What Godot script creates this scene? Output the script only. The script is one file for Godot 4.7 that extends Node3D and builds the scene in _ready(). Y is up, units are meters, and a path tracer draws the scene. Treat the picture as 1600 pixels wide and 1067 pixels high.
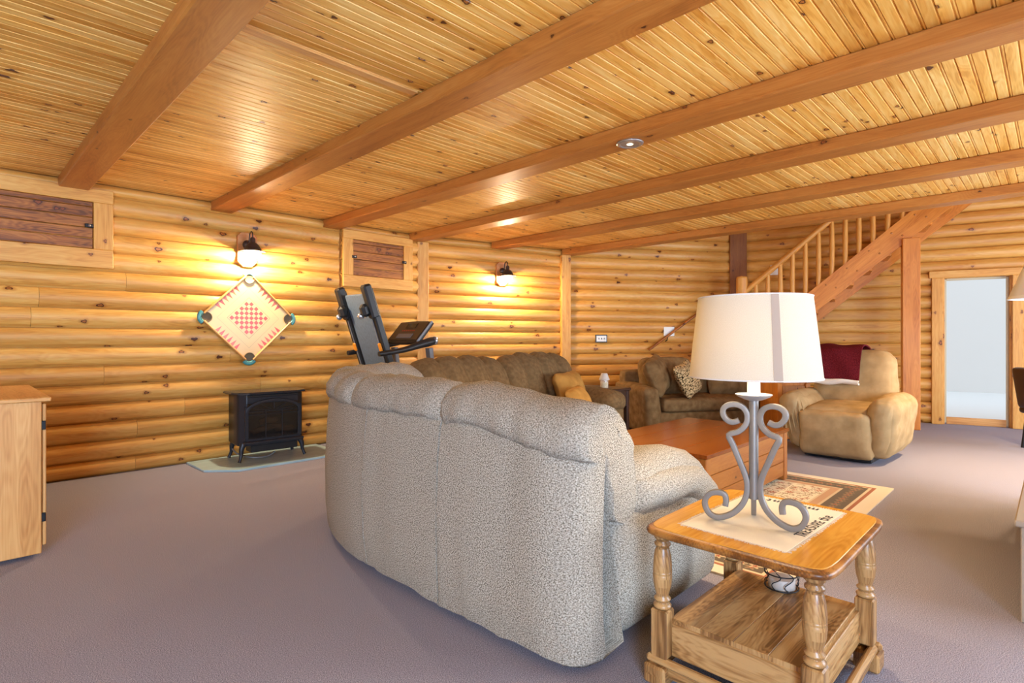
extends Node3D
# A log-walled basement lounge. World frame: x runs along the left log wall, z points from that wall into the room.

var M := {}
var counts := {}
var rng := RandomNumberGenerator.new()
const BEAM_X := [-5.01, -3.81, -2.605, -1.40, -0.197, 1.008, 2.212]
const BEAM_W := 0.212
const BEAM_Y := 2.53
const CEIL_Y := 2.62
const ROW := 0.17
const C2 := Vector2(2.307, 0.6086)
const C3 := Vector2(4.907, 2.259)
const DDIR := Vector2(0.2497, 0.9683)

func _ready():
	rng.seed = 7
	# ---- camera
	var cam := Camera3D.new()
	cam.name = "camera"
	cam.position = Vector3(-4.473, 1.23, 6.148)
	cam.rotation.y = -deg_to_rad(45.5)
	cam.projection = Camera3D.PROJECTION_FRUSTUM
	cam.near = 0.05
	cam.far = 100.0
	cam.size = 0.05 * 1067.0 / 867.0
	cam.frustum_offset = Vector2(0, -0.05 * 4.5 / 867.0)
	add_child(cam)
	cam.current = true
	# ---- sky and exposure
	var env := Environment.new()
	env.background_mode = Environment.BG_SKY
	var sky := Sky.new()
	var sm := ProceduralSkyMaterial.new()
	sm.sky_top_color = Color(0.84, 0.89, 0.94)
	sm.sky_horizon_color = Color(0.91, 0.93, 0.95)
	sm.ground_bottom_color = Color(0.72, 0.74, 0.76)
	sm.ground_horizon_color = Color(0.86, 0.89, 0.92)
	sky.sky_material = sm
	env.sky = sky
	env.background_energy_multiplier = 0.92
	env.tonemap_mode = Environment.TONE_MAPPER_LINEAR
	env.tonemap_exposure = 2.08
	env.sdfgi_enabled = true
	env.ssao_enabled = true
	env.ssil_enabled = true
	var we := WorldEnvironment.new()
	we.name = "environment"
	we.environment = env
	add_child(we)
	# ---- daylight entering at the windows of the wall behind and right of the camera
	window_light("daylight_window_far", Vector3(4.3, 1.25, 8.88), Vector2(2.6, 1.9), Color(0.90, 0.95, 1.0), 8.5)
	window_light("daylight_window_mid", Vector3(0.0, 1.35, 8.88), Vector2(2.6, 1.7), Color(0.84, 0.92, 1.0), 13.0)
	window_light("daylight_window_near", Vector3(-6.9, 1.35, 8.88), Vector2(2.6, 1.7), Color(0.72, 0.85, 1.0), 31.0)
	materials()
	shell()
	beams()
	wall_fittings()
	stairs()
	door()
	stove()
	treadmill()
	sectional()
	coffee_table()
	rug()
	loveseat()
	recliner()
	back_tables()
	side_cabinet()
	media_side()
	end_table()
	table_lamp()
	table_small()

func window_light(called: String, at: Vector3, size: Vector2, col: Color, e: float):
	var l := AreaLight3D.new()
	l.name = called
	l.area_size = size
	l.light_color = col
	l.light_energy = e
	l.area_range = 30.0
	l.shadow_enabled = true
	l.position = at
	add_child(l)

# ================================================================ mesh helpers
class MB:
	var v := PackedVector3Array()
	var n := PackedVector3Array()
	var u := PackedVector2Array()
	func tri(a, b, c, na, nb, nc, ua, ub, uc):
		var g: Vector3 = (c - a).cross(b - a)
		if g.dot(na + nb + nc) < 0.0:
			v.append_array([a, c, b]); n.append_array([na, nc, nb]); u.append_array([ua, uc, ub])
		else:
			v.append_array([a, b, c]); n.append_array([na, nb, nc]); u.append_array([ua, ub, uc])
	func quad(a, b, c, d, na, nb, nc, nd, ua, ub, uc, ud):
		tri(a, b, c, na, nb, nc, ua, ub, uc)
		tri(a, c, d, na, nc, nd, ua, uc, ud)
	func flat(pts: Array, hint: Vector3, us: Array):
		for i in range(1, pts.size() - 1):
			var g: Vector3 = (pts[i + 1] - pts[0]).cross(pts[i] - pts[0]).normalized()
			if g.dot(hint) < 0.0: g = -g
			tri(pts[0], pts[i], pts[i + 1], g, g, g, us[0], us[i], us[i + 1])
	func mesh() -> ArrayMesh:
		var arr := []
		arr.resize(Mesh.ARRAY_MAX)
		arr[Mesh.ARRAY_VERTEX] = v
		arr[Mesh.ARRAY_NORMAL] = n
		arr[Mesh.ARRAY_TEX_UV] = u
		var m := ArrayMesh.new()
		m.add_surface_from_arrays(Mesh.PRIMITIVE_TRIANGLES, arr)
		return m
	# chamfered box, grain along the longest side
	func box(c: Vector3, s: Vector3, b := 0.004, rot := Basis(), uo := 0.0, vo := 0.0):
		var h := s * 0.5
		b = minf(b, minf(h.x, minf(h.y, h.z)) * 0.9)
		var long := 0
		if s.y > s.x and s.y >= s.z: long = 1
		elif s.z > s.x and s.z > s.y: long = 2
		var corner := func(sx, sy, sz, ax):
			var p := Vector3(sx * (h.x - b), sy * (h.y - b), sz * (h.z - b))
			p[ax] = [sx * h.x, sy * h.y, sz * h.z][ax]
			return p
		var faces := []
		for ax in 3:
			var a1 := (ax + 1) % 3
			var a2 := (ax + 2) % 3
			for sg in [-1.0, 1.0]:
				var f := []
				for q in [[-1.0, -1.0], [1.0, -1.0], [1.0, 1.0], [-1.0, 1.0]]:
					var sv := Vector3.ZERO
					sv[ax] = sg; sv[a1] = q[0]; sv[a2] = q[1]
					f.append(corner.call(sv.x, sv.y, sv.z, ax))
				var nn := Vector3.ZERO
				nn[ax] = sg
				faces.append([f, nn])
				# edge strips between ax and a1
			for s1 in [-1.0, 1.0]:
				for s2 in [-1.0, 1.0]:
					var f2 := []
					for q in [[-1.0, ax], [1.0, ax], [1.0, a1], [-1.0, a1]]:
						var sv2 := Vector3.ZERO
						sv2[ax] = s1; sv2[a1] = s2; sv2[a2] = q[0]
						f2.append(corner.call(sv2.x, sv2.y, sv2.z, q[1]))
					var n2 := Vector3.ZERO
					n2[ax] = s1; n2[a1] = s2
					faces.append([f2, n2.normalized()])
		for sx in [-1.0, 1.0]:
			for sy in [-1.0, 1.0]:
				for sz in [-1.0, 1.0]:
					faces.append([[corner.call(sx, sy, sz, 0), corner.call(sx, sy, sz, 1), corner.call(sx, sy, sz, 2)], Vector3(sx, sy, sz).normalized()])
		for fc in faces:
			var pts := []
			var us := []
			var nn2: Vector3 = fc[1]
			var dom := nn2.abs().max_axis_index()
			var o1 := long
			if dom == long: o1 = (long + 1) % 3
			var o2 := 3 - dom - o1
			for p in fc[0]:
				us.append(Vector2((p[o1] + uo) / 2.4, (p[o2] + h[o2] + vo + (0.21 if dom == 1 else 0.0)) / 0.6))
				pts.append(c + rot * p)
			flat(pts, rot * nn2, us)

# profile: points (z, y) extruded along x, smooth across the profile
func extrude(prof: Array, x0: float, x1: float, uo := 0.0, vo := 0.0, smooth := true) -> ArrayMesh:
	var mb := MB.new()
	var k := prof.size()
	var fn := []
	for i in k - 1:
		var d: Vector2 = prof[i + 1] - prof[i]
		fn.append(Vector3(0, -d.x, d.y).normalized())
	var arc := 0.0
	for i in k - 1:
		var a: Vector2 = prof[i]
		var b: Vector2 = prof[i + 1]
		var na: Vector3 = fn[i]
		var nb: Vector3 = fn[i]
		if smooth:
			if i > 0: na = (fn[i] + fn[i - 1]).normalized()
			if i < k - 2: nb = (fn[i] + fn[i + 1]).normalized()
		var l := a.distance_to(b)
		var va := (arc + vo) / 0.6
		var vb := (arc + l + vo) / 0.6
		arc += l
		mb.quad(Vector3(x0, a.y, a.x), Vector3(x1, a.y, a.x), Vector3(x1, b.y, b.x), Vector3(x0, b.y, b.x), na, na, nb, nb,
			Vector2((x0 + uo) / 2.4, va), Vector2((x1 + uo) / 2.4, va), Vector2((x1 + uo) / 2.4, vb), Vector2((x0 + uo) / 2.4, vb))
	for s in [x0, x1]:
		var pts := []
		var us := []
		for p in prof:
			pts.append(Vector3(s, p.y, p.x)); us.append(Vector2((p.x + vo) / 0.6, (p.y + vo) / 0.6))
		mb.flat(pts, Vector3(-1 if s == x0 else 1, 0, 0), us)
	return mb.mesh()

# loft through closed rings; smooth; ends closed with fans
func loft(rings: Array, caps := true, us := 2.4, vs := 0.6) -> ArrayMesh:
	var mb := MB.new()
	loft_into(mb, rings, caps, us, vs)
	return mb.mesh()

func loft_into(mb: MB, rings: Array, caps := true, us := 2.4, vs := 0.6):
	var R := rings.size()
	var K: int = rings[0].size()
	var cen := []
	for r in rings:
		var c := Vector3.ZERO
		for p in r: c += p
		cen.append(c / K)
	var nrm := []
	for r in R:
		var a := PackedVector3Array()
		a.resize(K)
		nrm.append(a)
	var sgn := 0.0
	for r in R - 1:
		for k in K:
			var k2 := (k + 1) % K
			var a: Vector3 = rings[r][k]
			var b: Vector3 = rings[r + 1][k]
			var c: Vector3 = rings[r + 1][k2]
			var d: Vector3 = rings[r][k2]
			var f := (c - a).cross(b - d)
			sgn += f.dot((a + b + c + d) * 0.25 - (cen[r] + cen[r + 1]) * 0.5)
			nrm[r][k] += f; nrm[r + 1][k] += f; nrm[r + 1][k2] += f; nrm[r][k2] += f
	var s := 1.0 if sgn >= 0.0 else -1.0
	for r in R:
		for k in K:
			var q: Vector3 = nrm[r][k] * s
			nrm[r][k] = q.normalized() if q.length() > 1e-12 else (rings[r][k] - cen[r]).normalized()
	var len := 0.0
	for r in R - 1:
		var l2: float = len + maxf(cen[r].distance_to(cen[r + 1]), rings[r][0].distance_to(rings[r + 1][0]) * 0.7)
		var per := 0.0
		for k in K:
			var k2 := (k + 1) % K
			var pl: float = rings[r][k].distance_to(rings[r][k2])
			mb.quad(rings[r][k], rings[r + 1][k], rings[r + 1][k2], rings[r][k2], nrm[r][k], nrm[r + 1][k], nrm[r + 1][k2], nrm[r][k2],
				Vector2(len / us, per / vs), Vector2(l2 / us, per / vs), Vector2(l2 / us, (per + pl) / vs), Vector2(len / us, (per + pl) / vs))
			per += pl
		len = l2
	if caps:
		for e in [0, R - 1]:
			var ring: PackedVector3Array = rings[e]
			var nw := Vector3.ZERO
			for k in K: nw += (ring[k] - cen[e]).cross(ring[(k + 1) % K] - cen[e])
			if nw.length() < 1e-9: continue
			nw = nw.normalized()
			var inner := mini(R - 1, maxi(1, R / 4)) if e == 0 else maxi(0, R - 1 - maxi(1, R / 4))
			if nw.dot(cen[e] - cen[inner]) < 0.0: nw = -nw
			var ax := nw.cross(Vector3.UP if absf(nw.y) < 0.9 else Vector3.RIGHT).normalized()
			var ay := nw.cross(ax)
			var flat2 := PackedVector2Array()
			for p in ring: flat2.append(Vector2((p - cen[e]).dot(ax), (p - cen[e]).dot(ay)))
			var ids := Geometry2D.triangulate_polygon(flat2)
			for i in range(0, ids.size(), 3):
				mb.tri(ring[ids[i]], ring[ids[i + 1]], ring[ids[i + 2]], nw, nw, nw, flat2[ids[i]] / vs, flat2[ids[i + 1]] / vs, flat2[ids[i + 2]] / vs)

func lathe(prof: Array, seg := 24, at := Vector3.ZERO) -> ArrayMesh:
	return loft(lathe_rings(prof, seg, at), true, 2.4, 0.6)

func lathe_rings(prof: Array, seg := 24, at := Vector3.ZERO) -> Array:
	var rings := []
	for p in prof:
		var r := PackedVector3Array()
		for k in seg:
			var a := TAU * k / seg
			r.append(at + Vector3(cos(a) * maxf(p.x, 0.0005), p.y, sin(a) * maxf(p.x, 0.0005)))
		rings.append(r)
	return rings

# a tube (or flat bar when sx != sy) through points; up fixes the frame
func tube_rings(pts: Array, sx: float, sy: float, seg := 10, up := Vector3.UP, square := false, radii := []) -> Array:
	var rings := []
	for i in pts.size():
		var t: Vector3 = (pts[mini(i + 1, pts.size() - 1)] - pts[maxi(i - 1, 0)]).normalized()
		var side := up.cross(t)
		if side.length() < 0.05: side = Vector3.RIGHT.cross(t)
		side = side.normalized()
		var w := t.cross(side).normalized()
		var q: float = radii[i] if radii.size() else 1.0
		var r := PackedVector3Array()
		if square:
			for c in [[-1, -0.75], [-0.75, -1], [0.75, -1], [1, -0.75], [1, 0.75], [0.75, 1], [-0.75, 1], [-1, 0.75]]:
				r.append(pts[i] + side * c[0] * sx * q + w * c[1] * sy * q)
		else:
			for k in seg:
				var a := TAU * k / seg
				r.append(pts[i] + side * cos(a) * sx * q + w * sin(a) * sy * q)
		rings.append(r)
	return rings

func tube(pts: Array, sx: float, sy: float, seg := 10, up := Vector3.UP, square := false, radii := []) -> ArrayMesh:
	return loft(tube_rings(pts, sx, sy, seg, up, square, radii))

func curve(pts: Array, each := 6) -> Array:   # Catmull-Rom through points
	var out := []
	for i in pts.size() - 1:
		var p0 = pts[maxi(i - 1, 0)]
		var p1 = pts[i]
		var p2 = pts[i + 1]
		var p3 = pts[mini(i + 2, pts.size() - 1)]
		for k in each:
			out.append(p1.cubic_interpolate(p2, p0, p3, float(k) / each))
	out.append(pts[-1])
	return out

# soft rounded box; bul bulges the faces; fold bends it
func soft(size: Vector3, r: float, bul := Vector3.ZERO, N := 12, fold = null, wr := 0.0, wf := 6.0, sd := 1) -> ArrayMesh:
	var h := size * 0.5
	var idx := {}
	var pos := PackedVector3Array()
	var tris := PackedInt32Array()
	var noise := FastNoiseLite.new()
	noise.seed = sd
	noise.frequency = 1.0
	for ax in 3:
		var a1 := (ax + 1) % 3
		var a2 := (ax + 2) % 3
		for sg in [0, N]:
			for i in N:
				for j in N:
					var q := []
					for o in [[0, 0], [1, 0], [1, 1], [0, 1]]:
						var key := Vector3i.ZERO
						key[ax] = sg; key[a1] = i + o[0]; key[a2] = j + o[1]
						if not idx.has(key):
							var m := Vector3(sin((float(key.x) / N - 0.5) * PI), sin((float(key.y) / N - 0.5) * PI), sin((float(key.z) / N - 0.5) * PI))
							var p := m * h
							var c := p.clamp(-(h - Vector3.ONE * r), h - Vector3.ONE * r)
							p = c + (p - c).normalized() * r
							p += Vector3(signf(m.x) * absf(m.x) * bul.x * (1 - m.y * m.y) * (1 - m.z * m.z), m.y * bul.y * (1 - m.x * m.x) * (1 - m.z * m.z), m.z * bul.z * (1 - m.x * m.x) * (1 - m.y * m.y))
							if fold != null: p = fold.call(p)
							if wr > 0.0:
								var s := p * wf
								p += Vector3(noise.get_noise_3dv(s), noise.get_noise_3dv(s + Vector3(31, 7, 3)), noise.get_noise_3dv(s + Vector3(5, 77, 13))) * wr
							idx[key] = pos.size()
							pos.append(p)
						q.append(idx[key])
					if sg == 0: tris.append_array([q[0], q[1], q[2], q[0], q[2], q[3]])
					else: tris.append_array([q[0], q[2], q[1], q[0], q[3], q[2]])
	var nn := PackedVector3Array()
	nn.resize(pos.size())
	for t in range(0, tris.size(), 3):
		var g := (pos[tris[t + 2]] - pos[tris[t]]).cross(pos[tris[t + 1]] - pos[tris[t]])
		for k in 3: nn[tris[t + k]] += g
	var cen := Vector3.ZERO
	for p in pos: cen += p / pos.size()
	var sgn := 0.0
	for i in pos.size():
		nn[i] = nn[i].normalized()
		sgn += nn[i].dot(pos[i] - cen)
	var uv := PackedVector2Array()
	for i in pos.size():
		if sgn < 0: nn[i] = -nn[i]
		uv.append(Vector2(pos[i].x + pos[i].z, pos[i].y))
	if sgn < 0:
		for t in range(0, tris.size(), 3):
			var k := tris[t + 1]
			tris[t + 1] = tris[t + 2]
			tris[t + 2] = k
	var arr := []
	arr.resize(Mesh.ARRAY_MAX)
	arr[Mesh.ARRAY_VERTEX] = pos
	arr[Mesh.ARRAY_NORMAL] = nn
	arr[Mesh.ARRAY_TEX_UV] = uv
	arr[Mesh.ARRAY_INDEX] = tris
	var m2 := ArrayMesh.new()
	m2.add_surface_from_arrays(Mesh.PRIMITIVE_TRIANGLES, arr)
	return m2

# flat slab from a polygon (x, z), y0 to y1, top edge chamfered
func slab(poly: Array, y0: float, y1: float, ch := 0.004, us := 2.4, vs := 0.6) -> ArrayMesh:
	var mb := MB.new()
	var c := Vector2.ZERO
	for p in poly: c += p / poly.size()
	var top := []
	for p in poly: top.append(p + (c - p).normalized() * ch)
	var k := poly.size()
	var pts := []
	var us2 := []
	for p in top:
		pts.append(Vector3(p.x, y1, p.y)); us2.append(Vector2(p.x / us, p.y / vs))
	mb.flat(pts, Vector3.UP, us2)
	var lo := []
	for p in poly: lo.append(Vector3(p.x, y0, p.y))
	mb.flat(lo, Vector3.DOWN, us2)
	for i in k:
		var j := (i + 1) % k
		var a: Vector2 = poly[i]
		var b: Vector2 = poly[j]
		var o := ((a + b) * 0.5 - c).normalized()
		var hint := Vector3(o.x, 0, o.y)
		var L := a.distance_to(b)
		mb.flat([Vector3(a.x, y0, a.y), Vector3(b.x, y0, b.y), Vector3(b.x, y1 - ch, b.y), Vector3(a.x, y1 - ch, a.y)], hint, [Vector2(0, 0), Vector2(L / us, 0), Vector2(L / us, (y1 - y0) / vs), Vector2(0, (y1 - y0) / vs)])
		mb.flat([Vector3(a.x, y1 - ch, a.y), Vector3(b.x, y1 - ch, b.y), Vector3(top[j].x, y1, top[j].y), Vector3(top[i].x, y1, top[i].y)], hint + Vector3.UP, [Vector2(0, 0), Vector2(L / us, 0), Vector2(L / us, 0.01), Vector2(0, 0.01)])
	return mb.mesh()

func box_mesh(c: Vector3, s: Vector3, b := 0.004, uo := 0.0, vo := 0.0, rot := Basis()) -> ArrayMesh:
	var mb := MB.new()
	mb.box(c, s, b, rot, uo, vo)
	return mb.mesh()

# ================================================================ nodes
func numbered(called: String) -> String:
	var k: int = counts.get(called, 0)
	counts[called] = k + 1
	return called if k == 0 else "%s_%03d" % [called, k]

func obj(called: String, mesh: Mesh, mat: Material, parent: Node3D, at := Vector3.ZERO, rot := Vector3.ZERO) -> MeshInstance3D:
	var o := MeshInstance3D.new()
	o.name = called
	o.mesh = mesh
	o.material_override = mat
	o.position = at
	o.rotation = rot
	parent.add_child(o, true)
	return o

func thing(called: String, label: String, category: String, at := Vector3.ZERO, turn := 0.0, group := "") -> Node3D:
	var o := Node3D.new()
	o.name = numbered(called)
	add_child(o)
	o.position = at
	o.rotation.y = turn
	tag(o, label, category, group)
	return o

func tag(o: Node, label: String, category: String, group := ""):
	o.set_meta("label", label)
	o.set_meta("category", category)
	if group: o.set_meta("group", group)

func single(called: String, mesh: Mesh, mat: Material, label: String, category: String, at := Vector3.ZERO, rot := Vector3.ZERO, group := "") -> MeshInstance3D:
	var o := obj(numbered(called), mesh, mat, self, at, rot)
	tag(o, label, category, group)
	return o

func structure(called: String, label: String, p: Vector2, dir: Vector2) -> Node3D:
	var o := Node3D.new()
	o.name = called
	add_child(o)
	o.position = Vector3(p.x, 0, p.y)
	o.rotation.y = -atan2(dir.y, dir.x)
	o.set_meta("kind", "structure")
	o.set_meta("label", label)
	return o

# ================================================================ materials
func wood_tex(w: int, h: int, sd: int, light: Color, mid: Color, dark: Color, knots: int, kmin: float, kmax: float, contrast := 1.0, ring := 1.0) -> ImageTexture:
	var nz := FastNoiseLite.new()
	nz.seed = sd
	nz.noise_type = FastNoiseLite.TYPE_SIMPLEX_SMOOTH
	nz.frequency = 0.035
	nz.fractal_octaves = 4
	var a := nz.get_seamless_image(w / 20, h)
	a.resize(w, h, Image.INTERPOLATE_CUBIC)
	nz.seed = sd + 5
	nz.frequency = 0.012
	nz.fractal_octaves = 2
	var b := nz.get_seamless_image(w / 6, h)
	b.resize(w, h, Image.INTERPOLATE_CUBIC)
	nz.seed = sd + 9
	nz.frequency = 0.22
	nz.fractal_octaves = 2
	var f := nz.get_seamless_image(w / 30, h)
	f.resize(w, h, Image.INTERPOLATE_CUBIC)
	a.convert(Image.FORMAT_L8); b.convert(Image.FORMAT_L8); f.convert(Image.FORMAT_L8)
	var da := a.get_data()
	var db := b.get_data()
	var df := f.get_data()
	var out := PackedByteArray()
	out.resize(w * h * 3)
	for i in w * h:
		var broad := db[i] / 255.0
		var rings := 0.5 + 0.5 * sin((broad * 26.0 + da[i] / 255.0 * 7.0) * ring)
		var t := 0.42 + ((da[i] - 128) / 255.0 * 0.9 + (df[i] - 128) / 255.0 * 0.55 + (rings - 0.5) * 0.34 + (broad - 0.5) * 0.7) * contrast
		t = clampf(t, 0.0, 1.0)
		var c := light.lerp(mid, t * 2.0) if t < 0.5 else mid.lerp(dark, t * 2.0 - 1.0)
		out[i * 3] = int(c.r * 255); out[i * 3 + 1] = int(c.g * 255); out[i * 3 + 2] = int(c.b * 255)
	var rg := RandomNumberGenerator.new()
	rg.seed = sd * 31 + 3
	var kc := Color(0.23, 0.10, 0.04)
	var kr := Color(0.50, 0.22, 0.08)
	for k in knots:
		var cx := rg.randi_range(0, w - 1)
		var cy := rg.randi_range(0, h - 1)
		var r := rg.randf_range(kmin, kmax) * h / 0.6
		var el := rg.randf_range(1.2, 1.9)
		var open := rg.randf() < 0.55
		var tail := r * rg.randf_range(2.5, 6.0)
		var ex := int(r * el + tail) + 2
		var ey := int(r * 2.0) + 2
		for dy in range(-ey, ey + 1):
			for dx in range(-ex, ex + 1):
				var px := posmod(cx + dx, w)
				var py := posmod(cy + dy, h)
				var wob := 1.0 + 0.18 * sin(atan2(dy, dx) * 3.0 + k)
				var d := sqrt(pow(dx / el, 2) + dy * dy) / (r * wob)
				var o := (py * w + px) * 3
				var c2 := Color(out[o] / 255.0, out[o + 1] / 255.0, out[o + 2] / 255.0)
				if d < 1.0:
					var core := kr if open else kc.lerp(kr, 0.35)
					if d > 0.62: core = kc.lerp(core, 0.15)
					elif open: core = kr.lerp(mid, 0.35 + 0.3 * sin(d * 18.0))
					c2 = c2.lerp(core, 0.93)
				elif d < 2.2:
					c2 = c2.lerp(dark.darkened(0.12), 0.55 * (2.2 - d) / 1.2)
				elif absf(dy) < r * 0.7:
					var q := (1.0 - absf(dy) / (r * 0.7)) * clampf(1.0 - (absf(dx) - r * el) / tail, 0.0, 1.0)
					c2 = c2.lerp(dark.darkened(0.05), 0.35 * q)
				out[o] = int(c2.r * 255); out[o + 1] = int(c2.g * 255); out[o + 2] = int(c2.b * 255)
	return ImageTexture.create_from_image(Image.create_from_data(w, h, false, Image.FORMAT_RGB8, out))

func noise_tex(px: int, sd: int, freq: float, oct: int, stops: Array, stretch := 1) -> ImageTexture:
	var nz := FastNoiseLite.new()
	nz.seed = sd
	nz.noise_type = FastNoiseLite.TYPE_SIMPLEX_SMOOTH
	nz.frequency = freq
	nz.fractal_octaves = oct
	var a := nz.get_seamless_image(px, px / stretch)
	if stretch > 1: a.resize(px, px, Image.INTERPOLATE_CUBIC)
	a.convert(Image.FORMAT_L8)
	var d := a.get_data()
	var lut := []
	for i in 256:
		var t := i / 255.0 * (stops.size() - 1)
		var k := mini(int(t), stops.size() - 2)
		lut.append(stops[k].lerp(stops[k + 1], t - k))
	var out := PackedByteArray()
	out.resize(px * px * 3)
	for i in px * px:
		var c: Color = lut[d[i]]
		out[i * 3] = c.r8; out[i * 3 + 1] = c.g8; out[i * 3 + 2] = c.b8
	return ImageTexture.create_from_image(Image.create_from_data(px, px, false, Image.FORMAT_RGB8, out))

func mat(called: String, col: Color, rough := 0.6, tex: Texture2D = null, metal := 0.0) -> StandardMaterial3D:
	var m := StandardMaterial3D.new()
	m.resource_name = called
	m.albedo_color = col
	m.roughness = rough
	m.metallic = metal
	m.albedo_texture = tex
	M[called] = m
	return m

func cloth(called: String, col: Color, tex: Texture2D, scale: float, bump: Texture2D = null, depth := 0.3, rough := 0.95) -> StandardMaterial3D:
	var m := mat(called, col, rough, tex)
	m.uv1_triplanar = true
	m.uv1_scale = Vector3.ONE * scale
	m.metallic_specular = 0.2
	if bump:
		m.heightmap_enabled = true
		m.heightmap_texture = bump
		m.heightmap_scale = depth
	return m

func rgb(r: int, g: int, b: int) -> Color:
	return Color8(r, g, b)

func materials():
	var pine := wood_tex(1536, 384, 3, rgb(226, 180, 102), rgb(211, 153, 72), rgb(176, 110, 42), 9, 0.006, 0.018, 0.45)
	var pine2 := wood_tex(1536, 384, 14, rgb(228, 183, 106), rgb(214, 157, 76), rgb(172, 106, 40), 8, 0.005, 0.021, 0.42)
	var board := wood_tex(1536, 384, 21, rgb(252, 214, 134), rgb(241, 186, 94), rgb(206, 138, 50), 12, 0.006, 0.016, 0.62)
	var fir := wood_tex(1024, 256, 33, rgb(202, 142, 72), rgb(184, 118, 52), rgb(148, 88, 36), 5, 0.006, 0.012, 0.5, 2.0)
	var oak := wood_tex(1024, 256, 45, rgb(190, 150, 98), rgb(164, 122, 74), rgb(116, 80, 44), 2, 0.004, 0.008, 1.3, 3.0)
	var old := wood_tex(1024, 256, 57, rgb(176, 118, 60), rgb(146, 90, 42), rgb(98, 56, 24), 12, 0.008, 0.02, 1.2, 2.0)
	var clear_wood := wood_tex(1024, 256, 63, rgb(226, 178, 116), rgb(212, 158, 94), rgb(188, 130, 70), 0, 0.01, 0.02, 0.8, 1.6)
	var tints := [Color(1, 1, 1), Color(0.96, 0.93, 0.9), Color(1.0, 0.97, 0.93), Color(0.93, 0.9, 0.85)]
	for i in 4:
		mat("log_pine_%d" % i, tints[i], 0.42, pine if i < 2 else pine2)
	var bt := [Color(1, 1, 1), Color(0.96, 0.92, 0.84), Color(1.0, 0.97, 0.9), Color(0.92, 0.86, 0.76), Color(1, 0.99, 0.98)]
	for i in 5:
		mat("ceiling_pine_%d" % i, bt[i], 0.42, board)
	mat("flat_pine", Color(1, 0.98, 0.95), 0.5, pine)
	mat("pale_batten", rgb(252, 244, 230), 0.5, clear_wood)
	mat("fir_beam", Color(0.97, 0.95, 0.92), 0.42, fir)
	mat("dark_post", Color(0.72, 0.66, 0.5), 0.6, fir)
	mat("stair_fir", Color(0.97, 0.80, 0.52), 0.38, clear_wood)
	mat("peeled_pole", rgb(246, 226, 170), 0.45, clear_wood)
	mat("old_plank", Color(1, 0.93, 0.76), 0.5, old)
	mat("oak", Color(1, 1, 1), 0.33, oak)
	mat("oak_top", Color(0.94, 0.90, 0.62), 0.25, clear_wood)
	mat("oak_edge", rgb(222, 190, 140), 0.4, oak)
	mat("cherry", Color(0.58, 0.40, 0.20), 0.2, clear_wood)
	mat("cherry_side", Color(0.84, 0.78, 0.66), 0.42, fir)
	mat("cabinet_maple", Color(1.0, 0.97, 0.92), 0.42, clear_wood)
	mat("dark_wood", rgb(60, 36, 24), 0.4)
	mat("black_metal", rgb(34, 35, 38), 0.45, null, 0.4)
	mat("stove_iron", rgb(44, 46, 52), 0.42, null, 0.3)
	mat("stove_top", rgb(44, 46, 52), 0.22, null, 0.3)
	mat("fire_log", rgb(120, 104, 92), 0.9, noise_tex(128, 4, 0.05, 3, [rgb(70, 58, 50), rgb(190, 170, 150)]))
	var g := mat("dark_glass", Color(0.05, 0.05, 0.06, 0.25), 0.06)
	g.transparency = BaseMaterial3D.TRANSPARENCY_ALPHA
	var pane := mat("pane_glass", Color(0.95, 0.98, 0.98, 0.06), 0.02)
	pane.transparency = BaseMaterial3D.TRANSPARENCY_ALPHA
	var jar := mat("jar_glass", Color(0.95, 0.95, 0.92, 0.2), 0.05)
	jar.transparency = BaseMaterial3D.TRANSPARENCY_ALPHA
	mat("slate", Color(1, 1, 1), 0.35, noise_tex(256, 8, 0.02, 4, [rgb(146, 174, 180), rgb(180, 204, 206)]))
	mat("plastic_black", rgb(30, 31, 33), 0.4)
	mat("belt", rgb(98, 116, 138), 0.55, noise_tex(128, 11, 0.4, 1, [rgb(200, 200, 200), rgb(255, 255, 255)]))
	mat("grey_plastic", rgb(120, 120, 122), 0.4)
	mat("console_face", rgb(66, 52, 42), 0.35)
	mat("lcd", rgb(28, 30, 30), 0.15)
	mat("silver", rgb(190, 192, 196), 0.3, null, 0.8)
	mat("orange_plastic", rgb(226, 138, 30), 0.4)
	mat("white_paint", rgb(235, 235, 232), 0.5)
	mat("white_plate", rgb(225, 224, 220), 0.35)
	mat("red_paint", rgb(200, 40, 30), 0.4)
	mat("teal_plastic", rgb(70, 140, 138), 0.35)
	mat("net_dark", rgb(104, 86, 62), 0.8)
	mat("iron_grey", rgb(126, 121, 116), 0.42, null, 0.35)
	mat("saucer_grey", rgb(176, 176, 178), 0.32, null, 0.5)
	mat("sleeve_white", rgb(222, 222, 218), 0.5)
	mat("bronze", rgb(70, 60, 56), 0.4, null, 0.6)
	mat("plaque_wood", Color(0.86, 0.74, 0.66), 0.5, clear_wood)
	var bulb := mat("lamp_glass", rgb(255, 240, 214), 0.3)
	bulb.emission_enabled = true
	bulb.emission = rgb(255, 238, 208)
	bulb.emission_energy_multiplier = 3.0
	var tb := mat("bulb_glow", rgb(255, 236, 205), 0.3)
	tb.emission_enabled = true
	tb.emission = rgb(255, 222, 170)
	tb.emission_energy_multiplier = 3.0
	# cloth
	var nb := noise_tex(256, 70, 0.30, 2, [Color.BLACK, Color.WHITE])
	var chen := noise_tex(512, 71, 0.17, 2, [rgb(82, 74, 62), rgb(86, 78, 66), rgb(94, 86, 74), rgb(120, 111, 98), rgb(164, 155, 140), rgb(186, 177, 162), rgb(194, 185, 170), rgb(202, 194, 180), rgb(214, 206, 192)])
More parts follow.
